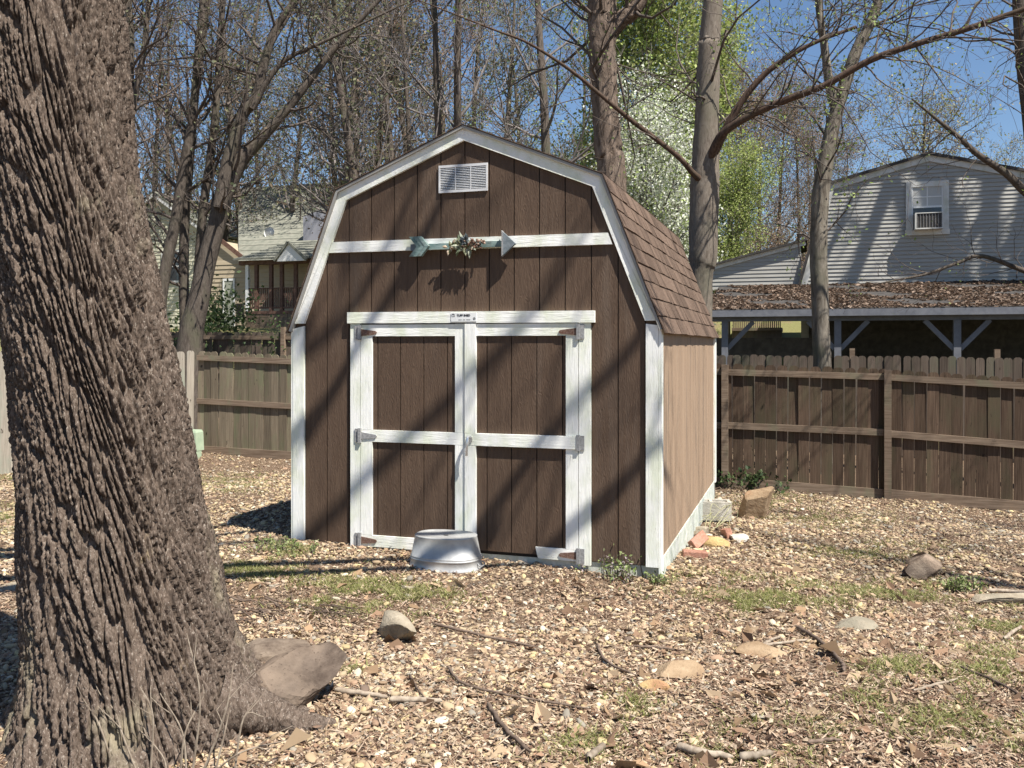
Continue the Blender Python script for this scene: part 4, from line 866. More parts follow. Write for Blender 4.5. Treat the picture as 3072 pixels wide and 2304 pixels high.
NM = {'bare': ('bare_tree', 'leafless grey-brown tree in the woods behind the yard', 'leafless trees in the woods'), 'bare2': ('twin_tree', 'leafless twin-trunked tree in the woods behind the yard', 'twin-trunked trees in the woods'),
      'olive': ('olive_tree', 'tree with dull olive leaf clusters in the woods behind the yard', 'olive trees in the woods'), 'brown': ('brown_tree', 'tree holding brown dead leaves in the woods behind the yard', 'brown-leaved trees in the woods'),
      'thicket': ('thicket_tree', 'dense brown twiggy tree in the thicket beyond the lean-to', 'thicket trees beyond the lean-to'), 'bud': ('budding_tree', 'tree with sparse new green buds in the woods behind the yard', 'budding trees in the woods')}
def plant(kind, x, y, s, rz, name=None, label=None, cat='tree'):
    nm, lb, gr = NM.get(kind, (name, label, None))
    if name: nm, lb, gr = name, label, None
    root = thing(nm, lb, cat, (x, y, float(gz(x, y))), gr); root.scale = (s, s, s); root.rotation_euler = (0, 0, rz)
    for pn, me, c in PR[kind]:
        o = bpy.data.objects.new(pn, me); COL.objects.link(o); o.parent = root
    return root
rw_ = np.random.default_rng(31)
WOODS = [('bare', 370, 46), ('olive', 440, 50), ('brown', 520, 48), ('bare2', 575, 52), ('olive', 640, 47), ('bud', 700, 50), ('bare', 735, 46), ('olive', 860, 45), ('bare2', 1085, 27), ('bare', 1010, 28), ('olive', 1000, 44), ('brown', 1065, 30), ('brown', 790, 54), ('olive', 1090, 33),
         ('olive', 1120, 25), ('brown', 1170, 42), ('bare2', 1205, 29), ('olive', 1265, 33), ('brown', 1340, 36), ('bud', 1420, 40), ('olive', 1480, 30), ('bare', 1655, 25), ('bud', 1560, 46), ('bud', 1760, 48), ('bare', 330, 40), 
         ('brown', 2215, 46), ('brown', 2330, 52), ('brown', 2420, 58), ('bare', 2280, 56), ('bare', 120, 38), ('olive', -60, 36), ('bare', -250, 42), ('bud', 3300, 44), ('bare', 3500, 40)]
for kd, u, Z in WOODS:
    p_ = at(u, 1000, Z); s = rw_.uniform(.85, 1.12) * (1.0 if u < 1900 else .86)
    if u < 1500: s *= 1.0 + max(0, Z - 30) * .012
    plant(kd, p_[0], p_[1], s, rw_.uniform(0, 6.28))
for u, Z, s in ((2190, 43, .92), (2255, 38, .80), (2330, 41, .86), (2400, 44, .88), (2460, 40, .70), (2530, 47, .8)): p_ = at(u, 1000, Z); plant('thicket', p_[0], p_[1], s, u * .7)
p_ = at(1372, 1000, 22); plant('bare2', p_[0], p_[1], .95, 2.6, 'slim_twin_tree', 'two slim straight reddish trunks rising side by side above the shed ridge')
p_ = at(1975, 1000, 29); plant('pear', p_[0], p_[1], .86, 1, 'blossom_tree', 'white-blossoming tree behind the shed roof')
p_ = at(1935, 1000, 36); plant('green', p_[0], p_[1], 1.18, 2, 'green_tree', 'tall fresh green tree behind the white blossom')
p_ = at(2050, 1000, 38); plant('green', p_[0], p_[1], 1.02, 4, 'green_tree', 'fresh green tree beside the tall one, behind the smooth grey trunk')
p_ = at(2185, 1000, 31); plant('green', p_[0], p_[1], .5, 3, 'green_tree', 'small bright green tree beside the lean-to roof')
p_ = at(1790, 1000, 40); plant('green', p_[0], p_[1], .62, 5, 'green_tree', 'low green tree behind the shaggy trunk')
p_ = at(2755, 1000, 41); plant('round', p_[0], p_[1], .96, 1, 'round_tree', 'round yellow-budded tree crown behind the grey house gable')
p_ = at(2960, 1000, 48); plant('round', p_[0], p_[1], .85, 3, 'round_tree', 'lower yellow-budded tree farther along behind the grey house')
# trees beside and behind the photographer: their branch shadows lie on shed and fence
PR['shade'] = proto(wild(12, 16, .24, 22, (3.5, 7), (5, 3), None, tb=.35, up=.05, rmin=.006))
plant('shade', 15.2, 1.2, .95, 2.4, 'shade_tree', 'tall bare tree at the far right of the yard, before the brown fence')
plant('shade', 12.4, -2.2, .9, 4.0, 'shade_tree', 'tall bare tree between the two other trees on the sunny side')
stH = []
def hlimb(uv, t, w):
    A = [[14.0, 15.2, 7.5, w * 1.6]]
    for k, (u, v) in enumerate(uv[::-1]): A.append([*(onY(u, v, YH) + np.array([.56, -.31, 1]) * (t + .1 * k)), w * (1.1 - .1 * k)])
    stH.append(catmull(A, 6))
hlimb([(2540, 880), (2610, 700), (2690, 500), (2760, 380)], 9.2, .16); hlimb([(2700, 900), (2790, 700), (2880, 480), (2960, 330)], 9.6, .10); hlimb([(2830, 860), (2920, 700), (3000, 560), (3100, 420)], 9.0, .14); hlimb([(2940, 880), (3030, 720), (3120, 560), (3230, 400)], 9.4, .12); hlimb([(2440, 860), (2500, 720), (2570, 560), (2640, 430)], 8.8, .07)
zg = float(gz(14.0, 15.2)); stH.insert(0, catmull([[14.3, 15.1, zg - .2, .26], [14.2, 15.15, 3, .22], [14.0, 15.2, 7.5, .18], [13.9, 15.2, 12, .10], [13.8, 15.3, 16, .03]], 5))
brH = []; rH = np.random.default_rng(6)
for s_ in stH[1:]: along_stem(rH, brH, s_, 7, .4, 1, (.8, 2.2), 1, (4,), .1, rcap=.03, rmin=.006)
put_tree('shade_tree', 'tall spreading bare tree at the end of the carport, beside the grey house', 'tree', (14.3, 15.1, zg), tree_parts(stH, brH, M_BARK, M_TWIG, sides=10, seed=41))
# limbs of the big oak, above the picture: they throw the slanting shadows on the shed front
LS = np.array([0.56, -0.31, 1.0]); stO = []
def limb(uv, t, w, start):
    A = [[*start, w * 2.2]]
    for k, (u, v) in enumerate(uv): A.append([*(onY(u, v, .02) + LS * (t + .25 * k)), w * (1.15 - .12 * k)])
    d = nrm(np.array(A[-1][:3]) - np.array(A[-2][:3])); A.append([*(np.array(A[-1][:3]) + d * 1.6 + [0, 0, .3]), w * .4])
    stO.append(catmull(A, 6))
top = cen[-1].copy(); top[2] = 6.3
limb([(1250, 1830), (1433, 1596), (1660, 1290), (1920, 1008)], 6.5, .045, top + [.05, 0, -1.2])
limb([(800, 1420), (914, 1305), (1100, 1000), (1325, 603)], 7.2, .05, top + [0, 0, -.2])
limb([(1600, 1700), (1774, 1530), (1925, 1390), (2100, 1200)], 5.6, .04, top + [.05, .1, -2.0])
limb([(760, 1180), (905, 1060), (1050, 930), (1180, 700)], 7.8, .038, top + [0, 0, 0])
limb([(1300, 1250), (1433, 1120), (1540, 1030), (1700, 800)], 8.2, .035, top + [0, 0, .1])
brO = []; rO = np.random.default_rng(4)
for s_ in stO: along_stem(rO, brO, s_, 6, .45, 1, (.8, 2.0), 1, (3,), .1, rcap=.02, rmin=.006)
for nm, V, Fq, m, smo, c in tree_parts(stO, brO, M_BARK, M_TWIG, sides=10, seed=40): part({'trunk': 'limb', 'crown': 'crown'}[nm], V, Fq, m, big, smo)

# ------------------------------------------------------------------ stones, block, bricks, sticks
def ico(n=3):
    t = (1 + 5 ** .5) / 2; V = [(-1, t, 0), (1, t, 0), (-1, -t, 0), (1, -t, 0), (0, -1, t), (0, 1, t), (0, -1, -t), (0, 1, -t), (t, 0, -1), (t, 0, 1), (-t, 0, -1), (-t, 0, 1)]
    Fs = [(0, 11, 5), (0, 5, 1), (0, 1, 7), (0, 7, 10), (0, 10, 11), (1, 5, 9), (5, 11, 4), (11, 10, 2), (10, 7, 6), (7, 1, 8), (3, 9, 4), (3, 4, 2), (3, 2, 6), (3, 6, 8), (3, 8, 9), (4, 9, 5), (2, 4, 11), (6, 2, 10), (8, 6, 7), (9, 8, 1)]
    V = [nrm(v) for v in V]
    for _ in range(n):
        c = {}; F2 = []
        def mid(a, b):
            k = (min(a, b), max(a, b))
            if k not in c: V.append(nrm((V[a] + V[b]) / 2)); c[k] = len(V) - 1
            return c[k]
        for a, b, d in Fs: x, y, z = mid(a, b), mid(b, d), mid(d, a); F2 += [(a, x, z), (b, y, x), (d, z, y), (x, y, z)]
        Fs = F2
    return np.array(V), np.array(Fs)
IV, IF = ico(3)
def rock(name, label, p, size, mat, seed, rz=0.0, cuts=9, sink=.25, tilt=0.0, cat='rock', soft=.008, group=None):
    r = np.random.default_rng(seed); V = IV.copy()
    for _ in range(cuts):
        n = nrm(r.normal(0, 1, 3)); d = r.uniform(.36, .72); ex = np.maximum(0, V @ n - d); V = V - ex[:, None] * n * .985
    fr = r.normal(0, 1, (6, 3)) * 4; ph = r.uniform(0, 6, 6); V = V * (1 + soft * sum(np.sin(V @ f + a) for f, a in zip(fr, ph)))[:, None]
    V = V + r.normal(0, .004, V.shape); V = V * np.array(size) * 1.18 / 2
    c, s_ = math.cos(tilt), math.sin(tilt); V = V @ np.array([[c, 0, s_], [0, 1, 0], [-s_, 0, c]]).T
    c, s_ = math.cos(rz), math.sin(rz); V = V @ np.array([[c, -s_, 0], [s_, c, 0], [0, 0, 1]]).T
    zb = V[:, 2].min(); V = V + np.array([p[0], p[1], p[2] - zb - size[2] * sink])
    o = part(name, V, IF, mat, pos=(p[0], p[1], p[2])); tag(o, label, cat, group); return o
YW = -YAW
P = ghit(885, 2110); rock('fieldstone', 'big dark brown angular stone leaning on the root of the thick trunk', P + [0, 0, .02], (.50, .34, .34), M_ROCK_BIG, 33, YW + .15, 14, .10, .22)
rock('flat_stone', 'flat tan slab lying behind the big dark stone', ghit(865, 1962), (.42, .36, .13), M_ROCK_DK, 3, .2, 10, .25)
rock('pale_stone', 'long pale rounded stone half sunk in the gravel', ghit(1190, 1915), (.15, .46, .17), M_ROCK_GR, 5, .75, 5, .35)
rock('flat_stone', 'orange sandstone sitting in the leaf litter beside a smaller piece', ghit(2025, 2025), (.25, .19, .13), M_ROCK_TAN, 6, .1, 8, .3)
rock('flat_stone', 'small broken sandstone piece touching the orange sandstone', ghit(1962, 2070), (.14, .12, .09), M_ROCK_YEL, 7, .5, 8, .35)
rock('fieldstone', 'brown wedge-shaped stone in the gravel at the end of the grass strip', ghit(2770, 1728), (.42, .34, .24), M_ROCK_DK, 44, .3, 11, .25, .05)
rock('sandstone_boulder', 'tan boulder standing behind the concrete block', ghit(2265, 1552), (.50, .38, .40), M_ROCK_TAN, 39, .3, 9, .15)
rock('flat_stone', 'wide pale flat stone beside loose twigs', ghit(3010, 1805), (.44, .32, .10), M_ROCK_GR, 20, .2, 8, .3)
rock('flat_stone', 'pale flat stone sunk among dry leaves', ghit(2550, 1880), (.30, .24, .09), M_ROCK_GR, 21, .4, 8, .3)
rock('flat_stone', 'small tan flat stone under crossing sticks', ghit(2285, 1968), (.24, .18, .08), M_ROCK_TAN, 22, .4, 8, .3)
rock('pale_stone', 'rounded pale stone beside the green utility box', ghit(562, 1395), (.42, .3, .24), M_ROCK_GR, 23, .2, 6, .3)
rock('flat_stone', 'grey flat stone in the yard behind the thick trunk', ghit(90, 1765), (.40, .26, .08), M_ROCK_GR, 24, .1, 7, .5)
rock('sandstone', 'yellow sandstone beside the bricks at the shed side', ghit(2150, 1638), (.30, .17, .14), M_ROCK_YEL, 25, -.35, 7, .2)
rock('pale_stone', 'pale stone against the skirt behind the yellow sandstone', ghit(2108, 1604), (.20, .13, .10), M_ROCK_GR, 26, .1, 7, .25)
rock('pale_stone', 'small pale stone between brick and skirt', ghit(2085, 1612), (.14, .12, .09), M_ROCK_GR, 27, .5, 7, .25)
rock('grey_stone', 'flat grey stone beyond the yellow sandstone', ghit(2210, 1622), (.20, .16, .10), M_CONC, 28, .5, 8, .25)
rock('pale_stone', 'small pale stone in the moss patch before the tub', ghit(1222, 1773), (.09, .07, .06), M_ROCK_GR, 29, .5, 7, .3)
# bricks
def brick(label, p, rz, tilt, rx=0.0):
    a, b, h = .10, .048, .030; ch = .006; V = []
    for z, k in ((-h, .004), (-h + ch, 0), (h - ch, 0), (h, .004)): V += [(-a + k, -b + k, z), (a - k, -b + k, z), (a - k, b - k, z), (-a + k, b - k, z)]
    Fs = [(3, 2, 1, 0), (12, 13, 14, 15)] + [(q * 4 + k, q * 4 + (k + 1) % 4, q * 4 + 4 + (k + 1) % 4, q * 4 + 4 + k) for q in range(3) for k in range(4)]
    o = part('brick', V, Fs, M_BRICK, pos=(0, 0, 0)); o.location = p; o.rotation_euler = (rx, tilt, rz); tag(o, label, 'brick', None); return o
b1 = ghit(2085, 1672); brick('red paving brick lying flat by the skirt', b1 + [0, 0, .024], .25, .06); brick('red brick underneath the flat-lying one', b1 + [-.05, .05, -.02], .5, .1)
b2 = ghit(2094, 1645); brick('red brick propped on its side against the yellow sandstone', b2 + [0, .02, .065], 1.1, -.35, 1.0)
b3 = ghit(2180, 1612); brick('dusty brick lying edge-up beside the flat grey stone', b3 + [0, 0, .035], 1.9, .2, 1.3)
# hollow concrete block
kb = ghit(2150, 1566); kz = kb[2] + .03; blk = thing('concrete_block', 'hollow concrete block set against the rear end of the skirt', 'block', (kb[0], kb[1], kz))
V, Fs = join(*[(boxv(*b), BF) for b in ((-.20, .20, -.098, -.066, 0, .19), (-.20, .20, .066, .098, 0, .19), (-.20, -.165, -.0655, .0655, .0, .189), (.165, .20, -.0655, .0655, .0, .189), (-.016, .016, -.0655, .0655, .0, .189), (-.165, .165, -.0655, .0655, -.02, .01))])
ca, sa = math.cos(.2), math.sin(.2); V = [(kb[0] - .06 + x * ca - y * sa, kb[1] + x * sa + y * ca, kz + z) for x, y, z in V]; part('body', V, Fs, M_CONC, blk)
# sticks lying about
M_STICK = grainy('grey_stick', (.20, .155, .115), (.34, .285, .22), (30, 30, 30), vary=.25, bst=.3); M_STICK_D = grainy('dark_stick', (.085, .06, .045), (.17, .125, .095), (30, 30, 30), vary=.25, bst=.3)
c7 = lambda x, y: (900 + .4973 * x, 1500 + .4973 * y); c8 = lambda x, y: (1900 + .53 * x, 1600 + .53 * y)
STK = [('thick pale stick reaching out from the big dark stone', [c7(215, 1180), c7(380, 1205), c7(530, 1225)], .011, 0), ('short smooth bare stick with reddish bark end', [c7(540, 1240), c7(700, 1243), c7(860, 1250)], .012, 0), ('long thin curved stick across the gravel', [c7(890, 1030), c7(990, 1135), c7(1300, 1215), c7(1740, 1290)], .006, 1),
       ('short thin twig slanting in the gravel', [c7(660, 1080), c7(700, 1150), c7(750, 1225)], .005, 1), ('crooked dark stick pointing toward the big root', [c7(1130, 1260), c7(1240, 1420), c7(1390, 1560)], .009, 1), ('long thin stick in front of the tub', [c7(800, 770), c7(1090, 840), c7(1430, 915)], .008, 1),
       ('dark bent stick beside the orange sandstone', [c7(1790, 890), c7(1850, 1000), c7(2020, 1085)], .007, 1), ('pale stub of stick in the dry leaves', [c7(1740, 1600), c7(1790, 1560), c7(1840, 1520)], .013, 0), ('dark forked stick in the brown litter', [c8(920, 550), c8(1060, 640), c8(1180, 760), c8(1190, 810)], .010, 1),
       ('straight stick beside the small flat stone', [c8(600, 670), c8(800, 650), c8(990, 625)], .008, 0), ('short stick crossing the straight one', [c8(740, 650), c8(840, 605)], .008, 0), ('bundle-like pale twig on the leaf litter', [c8(1590, 915), c8(1720, 880), c8(1840, 850)], .006, 0), ('thick pale broken stick in the nearest litter', [c8(240, 1245), c8(400, 1285), c8(560, 1310)], .014, 0),
       ('thick bleached stick beside the pale broken one', [c8(600, 1310), c8(700, 1300), c8(790, 1285)], .014, 0), ('long dark twig reaching into the grass', [c8(1850, 780), c8(2100, 890), c8(2230, 975)], .007, 1), ('thin straight twig in the litter', [c8(990, 1215), c8(1180, 1200)], .007, 1), ('thin twig lying at the edge of the pebbles', [c8(0, 660), c8(150, 670), c8(280, 690)], .006, 1),
       ('pale stick standing out of the grass tuft', [c8(2100, 620), c8(2200, 550)], .010, 0), ('grey stick lying on the wide flat stone', [c8(2000, 345), c8(2120, 350), c8(2230, 360)], .013, 0), ('second grey stick on the wide flat stone', [c8(2040, 375), c8(2150, 378), c8(2240, 372)], .011, 0)]
r = np.random.default_rng(9)
for lb, pts, rad, dk in STK:
    rad *= 1.25; Q = np.array([ghit(u, v) + [0, 0, rad * .9 + .016] for u, v in pts]); n = len(Q)
    if n == 2: Q = np.array([Q[0], (Q[0] + Q[1]) / 2 + [0, 0, .004], Q[1]]); n = 3
    A = catmull(np.concatenate([Q, np.linspace(rad, rad * .7, n)[:, None]], 1), 7); A[:, :2] += r.normal(0, .003, (len(A), 2)); A[0, 3] *= .5; A[-1, 3] *= .4
    V, Fq = tubes([(A[:, :3], A[:, 3])], 8); tag(part('stick', V, Fq, M_STICK_D if dk else M_STICK, smooth=True, pos=A[0, :3]), lb, 'stick')
def twigpile(label, uv, n, L, seed):
    r = np.random.default_rng(seed); ps = []
    c0 = ghit(*uv)
    for k in range(n):
        p0 = c0 + np.array([*r.normal(0, L * .45, 2), 0]); a = r.normal(-.2, .5); d = np.array([math.cos(a), math.sin(a), r.normal(0, .05)]); l = L * r.uniform(.4, 1.2)
        pts = np.array([p0 - d * l / 2, p0 + [0, 0, r.uniform(0, .02)], p0 + d * l / 2]); pts[:, 2] = [float(gz(x, y)) + .012 + abs(r.normal(0, .015)) for x, y in pts[:, :2]]; ps.append((pts, np.array([.005, .004, .003]) * r.uniform(.6, 1.4)))
    V, Fq = tubes(ps, 5); tag(part('twig_heap', V, Fq, M_STICK_D, pos=c0), label, 'twigs')
twigpile('loose heap of dark twigs between trunk and grass patch', (770, 1835), 26, .35, 1); twigpile('scatter of dark twigs beside the moss patch', (980, 1835), 16, .25, 2)
# dry stalks at the foot of the trunk
ps = []; r = np.random.default_rng(17)
for u, v, u2, v2 in ((560, 2290, 480, 2080), (600, 2300, 700, 1990), (575, 2260, 560, 1900), (420, 2290, 330, 2080), (640, 2290, 690, 2120), (500, 2304, 380, 2150), (700, 2260, 790, 2150), (450, 2280, 420, 2060), (540, 2290, 610, 2090), (350, 2300, 250, 2100), (620, 2280, 860, 2220), (480, 2300, 300, 2230)):
    A, B = at(u, v, 3.36), at(u2, v2, 3.44); m = (A + B) / 2 + r.normal(0, .03, 3); A[2] = float(gz(A[0], A[1])) - .01; pts = catmull([A, m, B], 5); ps.append((pts, np.linspace(.0045, .0018, len(pts))))
    for _ in range(2): a = pts[r.integers(4, 9)]; q = a + (B - A) * .3 + r.normal(0, .04, 3); ps.append((np.array([a, (a + q) / 2 + r.normal(0, .01, 3), q]), np.array([.0022, .0018, .0012])))
V, Fq = tubes(ps, 5); tag(part('dry_weed', V, Fq, M_STICK, pos=(ghit(560, 2290))), 'dry bare weed stalks against the foot of the thick trunk', 'weed')
# bent vine stems by the skirt
ps = []
v0 = ghit(2090, 1590)
for k in range(12):
    a = r.uniform(0, 6.28); p0 = v0 + [r.uniform(-.1, .2), r.uniform(-.1, .6), .02]; p1 = p0 + [r.uniform(-.05, .25), r.uniform(-.1, .3), r.uniform(.05, .22)]; p2 = p1 + [r.uniform(-.1, .25), r.uniform(-.2, .2), r.uniform(-.16, .0)]; pts = catmull([p0, p1, p2], 5); ps.append((pts, np.linspace(.004, .002, len(pts))))
V, Fq = tubes(ps, 4); tag(part('vine', V, Fq, grainy('pale_vine', (.34, .33, .16), (.42, .40, .24), (9, 9, 9), vary=0, bst=0), pos=v0), 'tangled pale vine stems against the shed skirt', 'vine')

# ------------------------------------------------------------------ small plants
def weed(name, label, p, n, h, sp, lsz, cols, seed, per=14, cat='plant'):
    r = np.random.default_rng(seed); ps = []; root = thing(name, label, cat, p); pts = []
    for k in range(n):
        b = p + np.array([r.normal(0, sp), r.normal(0, sp * .6), 0]); b[2] = float(gz(b[0], b[1])); t = b + [r.normal(0, sp * .4), r.normal(0, sp * .4), h * r.uniform(.5, 1.1)]; m = (b + t) / 2 + r.normal(0, h * .08, 3); P_ = catmull([b, m, t], 4); ps.append((P_, np.linspace(.004, .002, len(P_)))); pts.append(P_[3:])
    V, Fq = tubes(ps, 4); part('stem', V, Fq, M_TWIG, root); v, f, c = leaves(r, np.concatenate(pts), n * per, h * .12, lsz, cols); o = part('leaf_mass', v, f, M_LEAF, root); setcol(o.data, c); o['kind'] = 'stuff'
WG = [c_(.17, .23, .07), c_(.25, .30, .12), c_(.30, .31, .16)]; DG = [c_(.045, .08, .028), c_(.075, .115, .04), c_(.11, .15, .06)]
weed('weed_clump', 'pale flowering weed clump at the foot of the shed front', ghit(1855, 1740), 30, .17, .09, (.015, .035), WG + [c_(.36, .30, .30)], 1)
weed('grass_tuft', 'bright green tuft under the front corner trim', ghit(1968, 1750), 16, .07, .05, (.015, .03), WG, 2)
weed('ground_ivy', 'dark green leafy plants at the fence beyond the shed', ghit(2215, 1462), 46, .28, .28, (.04, .08), DG, 3, 20)
weed('weed_clump', 'low green weeds at the left foot of the shed', ghit(850, 1655), 30, .09, .14, (.015, .03), WG, 4)
weed('weed_clump', 'small green weed beside the brown wedge-shaped stone', ghit(2870, 1775), 22, .11, .08, (.02, .04), WG, 5)
weed('shrub', 'leafy green shrub under the leaning trunks', at(545, 930, 21) * [1, 1, 0] + [0, 0, float(gz(*at(545, 930, 21)[:2]))], 60, 1.9, .5, (.08, .16), DG, 6, 26, 'shrub')
weed('shrub', 'leafy green shrub beside the tan house door', at(650, 930, 30) * [1, 1, 0] + [0, 0, float(gz(*at(650, 930, 30)[:2]))], 60, 2.0, .6, (.10, .2), DG, 7, 26, 'shrub')
weed('shrub', 'dark leafy creeper on the neighbouring fence beside the shed', np.array([*onY(855, 1010, 11.3)[:2], float(gz(*onY(855, 1010, 11.3)[:2]))]), 40, 2.1, .25, (.06, .12), DG, 8, 20, 'shrub')

# ------------------------------------------------------------------ gravel, leaf litter, grass
def ghitv(U, Vv):
    z = np.zeros(len(U)); D = FW[None] + RT[None] * ((U - 1536) / F)[:, None] + UP[None] * ((V0 - Vv) / F)[:, None]
    for _ in range(25): p = CAM[None] + D * ((z - CAM[2]) / D[:, 2])[:, None]; z = .5 * z + .5 * gz(p[:, 0], p[:, 1])
    return p
def scatter(r, n, z0, z1, pw):        # ground points, thinner with distance
    a = 1 - pw; Zs = (z0 ** a + r.random(n) * (z1 ** a - z0 ** a)) ** (1 / a); uu = r.uniform(-.68, .68, n); p = CAM[None] + FW[None] * Zs[:, None] + RT[None] * (uu * Zs)[:, None]
    p[:, 2] = gz(p[:, 0], p[:, 1]); k = ~((p[:, 0] > XL - .0) & (p[:, 0] < XR) & (p[:, 1] > .03) & (p[:, 1] < YB)) & (p[:, 1] < YF - .02) & (np.hypot(p[:, 0] - tc_[0], p[:, 1] - tc_[1]) > .34)
    e_ = S1 - S0; side = e_[0] * (p[:, 1] - S0[1]) - e_[1] * (p[:, 0] - S0[0]); k &= (side > 0.0)
    return p[k]
def fbm(x, y, sd, f=1.0): r = np.random.default_rng(sd); return sum((.6 ** k) * np.sin((x * math.cos(a) + y * math.sin(a)) * f * 1.9 ** k + b) for k, a, b in zip(range(6), r.uniform(0, 6.28, 6), r.uniform(0, 6.28, 6))) / 2.2
r = np.random.default_rng(71)
pp = scatter(r, 190000, 3.0, 17, .55)
mk = fbm(pp[:, 0], pp[:, 1], 5, 1.6) + .45 * fbm(pp[:, 0], pp[:, 1], 6, 5)
uc = ((pp - CAM) @ RT) / ((pp - CAM) @ FW); right = np.clip((uc - .02) / .22, 0, 1) * np.clip((5.9 - (pp - CAM) @ FW) / 1.2, 0, 1) + .6 * np.clip((.05 - uc) / .2, 0, 1) * (np.abs((pp - CAM) @ FW - 5.6) < .55) + .8 * np.clip(((pp - CAM) @ FW - 10.5) / 2, 0, 1)
pp = pp[r.random(len(pp)) < np.clip(.66 + .5 * mk - .6 * right, .06, 1)]
n = len(pp); PAL = np.array([(.44, .345, .22), (.36, .265, .165), (.26, .18, .115), (.28, .25, .20), (.31, .205, .135), (.54, .47, .35), (.47, .37, .20), (.14, .10, .075)])
col = PAL[r.choice(8, n, p=[.23, .2, .15, .1, .1, .08, .1, .04])] * r.uniform(.72, 1.15, (n, 1))
sz = np.clip(r.lognormal(-4.78, .38, n), .0045, .023) * (1 + .05 * ((pp - CAM) @ FW - 4)); scl = np.stack([sz * r.uniform(.9, 1.5, n), sz * r.uniform(.8, 1.1, n), sz * r.uniform(.45, .75, n)], -1)
rotv = np.stack([r.normal(0, .3, n), r.normal(0, .3, n), r.uniform(0, 6.28, n)], -1)
pp[:, 2] += sz * r.uniform(.0, .7, n)
me = bpy.data.meshes.new('gravel'); me.vertices.add(n); me.vertices.foreach_set('co', pp.astype(np.float32).ravel())
for nm, dat in (('scl', scl), ('rot', rotv)): me.attributes.new(nm, 'FLOAT_VECTOR', 'POINT').data.foreach_set('vector', dat.astype(np.float32).ravel())
me.attributes.new('col', 'FLOAT_COLOR', 'POINT').data.foreach_set('color', np.concatenate([col, np.ones((n, 1))], 1).astype(np.float32).ravel())
go = bpy.data.objects.new('gravel', me); COL.objects.link(go); go['kind'] = 'stuff'; tag(go, 'tan and brown pea gravel spread over the yard', 'gravel')
gt = bpy.data.node_groups.new('gravel', 'GeometryNodeTree'); gt.interface.new_socket('Geometry', in_out='INPUT', socket_type='NodeSocketGeometry'); gt.interface.new_socket('Geometry', in_out='OUTPUT', socket_type='NodeSocketGeometry')
N = gt.nodes; Lk = gt.links; gi = N.new('NodeGroupInput'); gout = N.new('NodeGroupOutput'); ic = N.new('GeometryNodeMeshIcoSphere'); ic.inputs['Radius'].default_value = 1; ic.inputs['Subdivisions'].default_value = 2
sp_ = N.new('GeometryNodeSetPosition'); nz = N.new('ShaderNodeTexNoise'); nz.inputs['Scale'].default_value = 1.3; sub = N.new('ShaderNodeVectorMath'); sub.operation = 'SUBTRACT'; sub.inputs[1].default_value = (.5, .5, .5); scn = N.new('ShaderNodeVectorMath'); scn.operation = 'SCALE'; scn.inputs['Scale'].default_value = 1.1
Lk.new(nz.outputs['Color'], sub.inputs[0]); Lk.new(sub.outputs[0], scn.inputs[0]); Lk.new(ic.outputs[0], sp_.inputs['Geometry']); Lk.new(scn.outputs[0], sp_.inputs['Offset'])
ss = N.new('GeometryNodeSetShadeSmooth'); sm_n = N.new('GeometryNodeSetMaterial'); sm_n.inputs['Material'].default_value = M_PEB; Lk.new(sp_.outputs[0], ss.inputs[0]); Lk.new(ss.outputs[0], sm_n.inputs[0])
ip = N.new('GeometryNodeInstanceOnPoints'); a1 = N.new('GeometryNodeInputNamedAttribute'); a1.data_type = 'FLOAT_VECTOR'; a1.inputs[0].default_value = 'scl'; a2 = N.new('GeometryNodeInputNamedAttribute'); a2.data_type = 'FLOAT_VECTOR'; a2.inputs[0].default_value = 'rot'
er = N.new('FunctionNodeEulerToRotation'); Lk.new(a2.outputs[0], er.inputs[0]); Lk.new(gi.outputs[0], ip.inputs['Points']); Lk.new(sm_n.outputs[0], ip.inputs['Instance']); Lk.new(er.outputs[0], ip.inputs['Rotation']); Lk.new(a1.outputs[0], ip.inputs['Scale']); Lk.new(ip.outputs[0], gout.inputs[0])
go.modifiers.new('gravel', 'NODES').node_group = gt
# fallen leaves and chips
def litter(name, label, P, r, size, asp, cols, tilt, cat='leaf litter'):
    n = len(P); a = r.uniform(0, 6.28, n); l = np.clip(r.lognormal(math.log(size), .45, n), size * .35, size * 2.4)[:, None]; w = l * r.uniform(*asp, (n, 1))
    d = nrm(np.stack([np.cos(a), np.sin(a), r.normal(0, tilt, n)], -1)); s = nrm(np.cross(np.stack([r.normal(0, tilt, n), r.normal(0, tilt, n), np.ones(n)], -1), d)); nn = np.cross(d, s); fold = r.normal(0, .25, (n, 1)) * w
    lift = .006 + np.abs(r.normal(0, .008, n)); Q = P.copy(); Q[:, 2] += lift
    V = np.stack([Q - d * l / 2, Q - d * l * .1 + s * w / 2 + nn * fold, Q + d * l * .5 + nn * fold * .5, Q - d * l * .1 - s * w / 2 + nn * fold], 1).reshape(-1, 3)
    C = np.array(cols)[r.integers(len(cols), size=n)] * r.uniform(.65, 1.25, (n, 1)); b = np.arange(n)[:, None] * 4
    o = part(name, V, np.concatenate([b + [0, 1, 2], b + [0, 2, 3]]), M_LITTER); setcol(o.data, np.repeat(C, 4, 0)); o['kind'] = 'stuff'; tag(o, label, cat)
LC = [c_(.27, .17, .11), c_(.42, .31, .215), c_(.15, .09, .062), c_(.52, .41, .30), c_(.35, .265, .195), c_(.22, .145, .10)]
pl = scatter(r, 300000, 3.0, 17.5, .5); mk = fbm(pl[:, 0], pl[:, 1], 5, 1.6) + .45 * fbm(pl[:, 0], pl[:, 1], 6, 5)
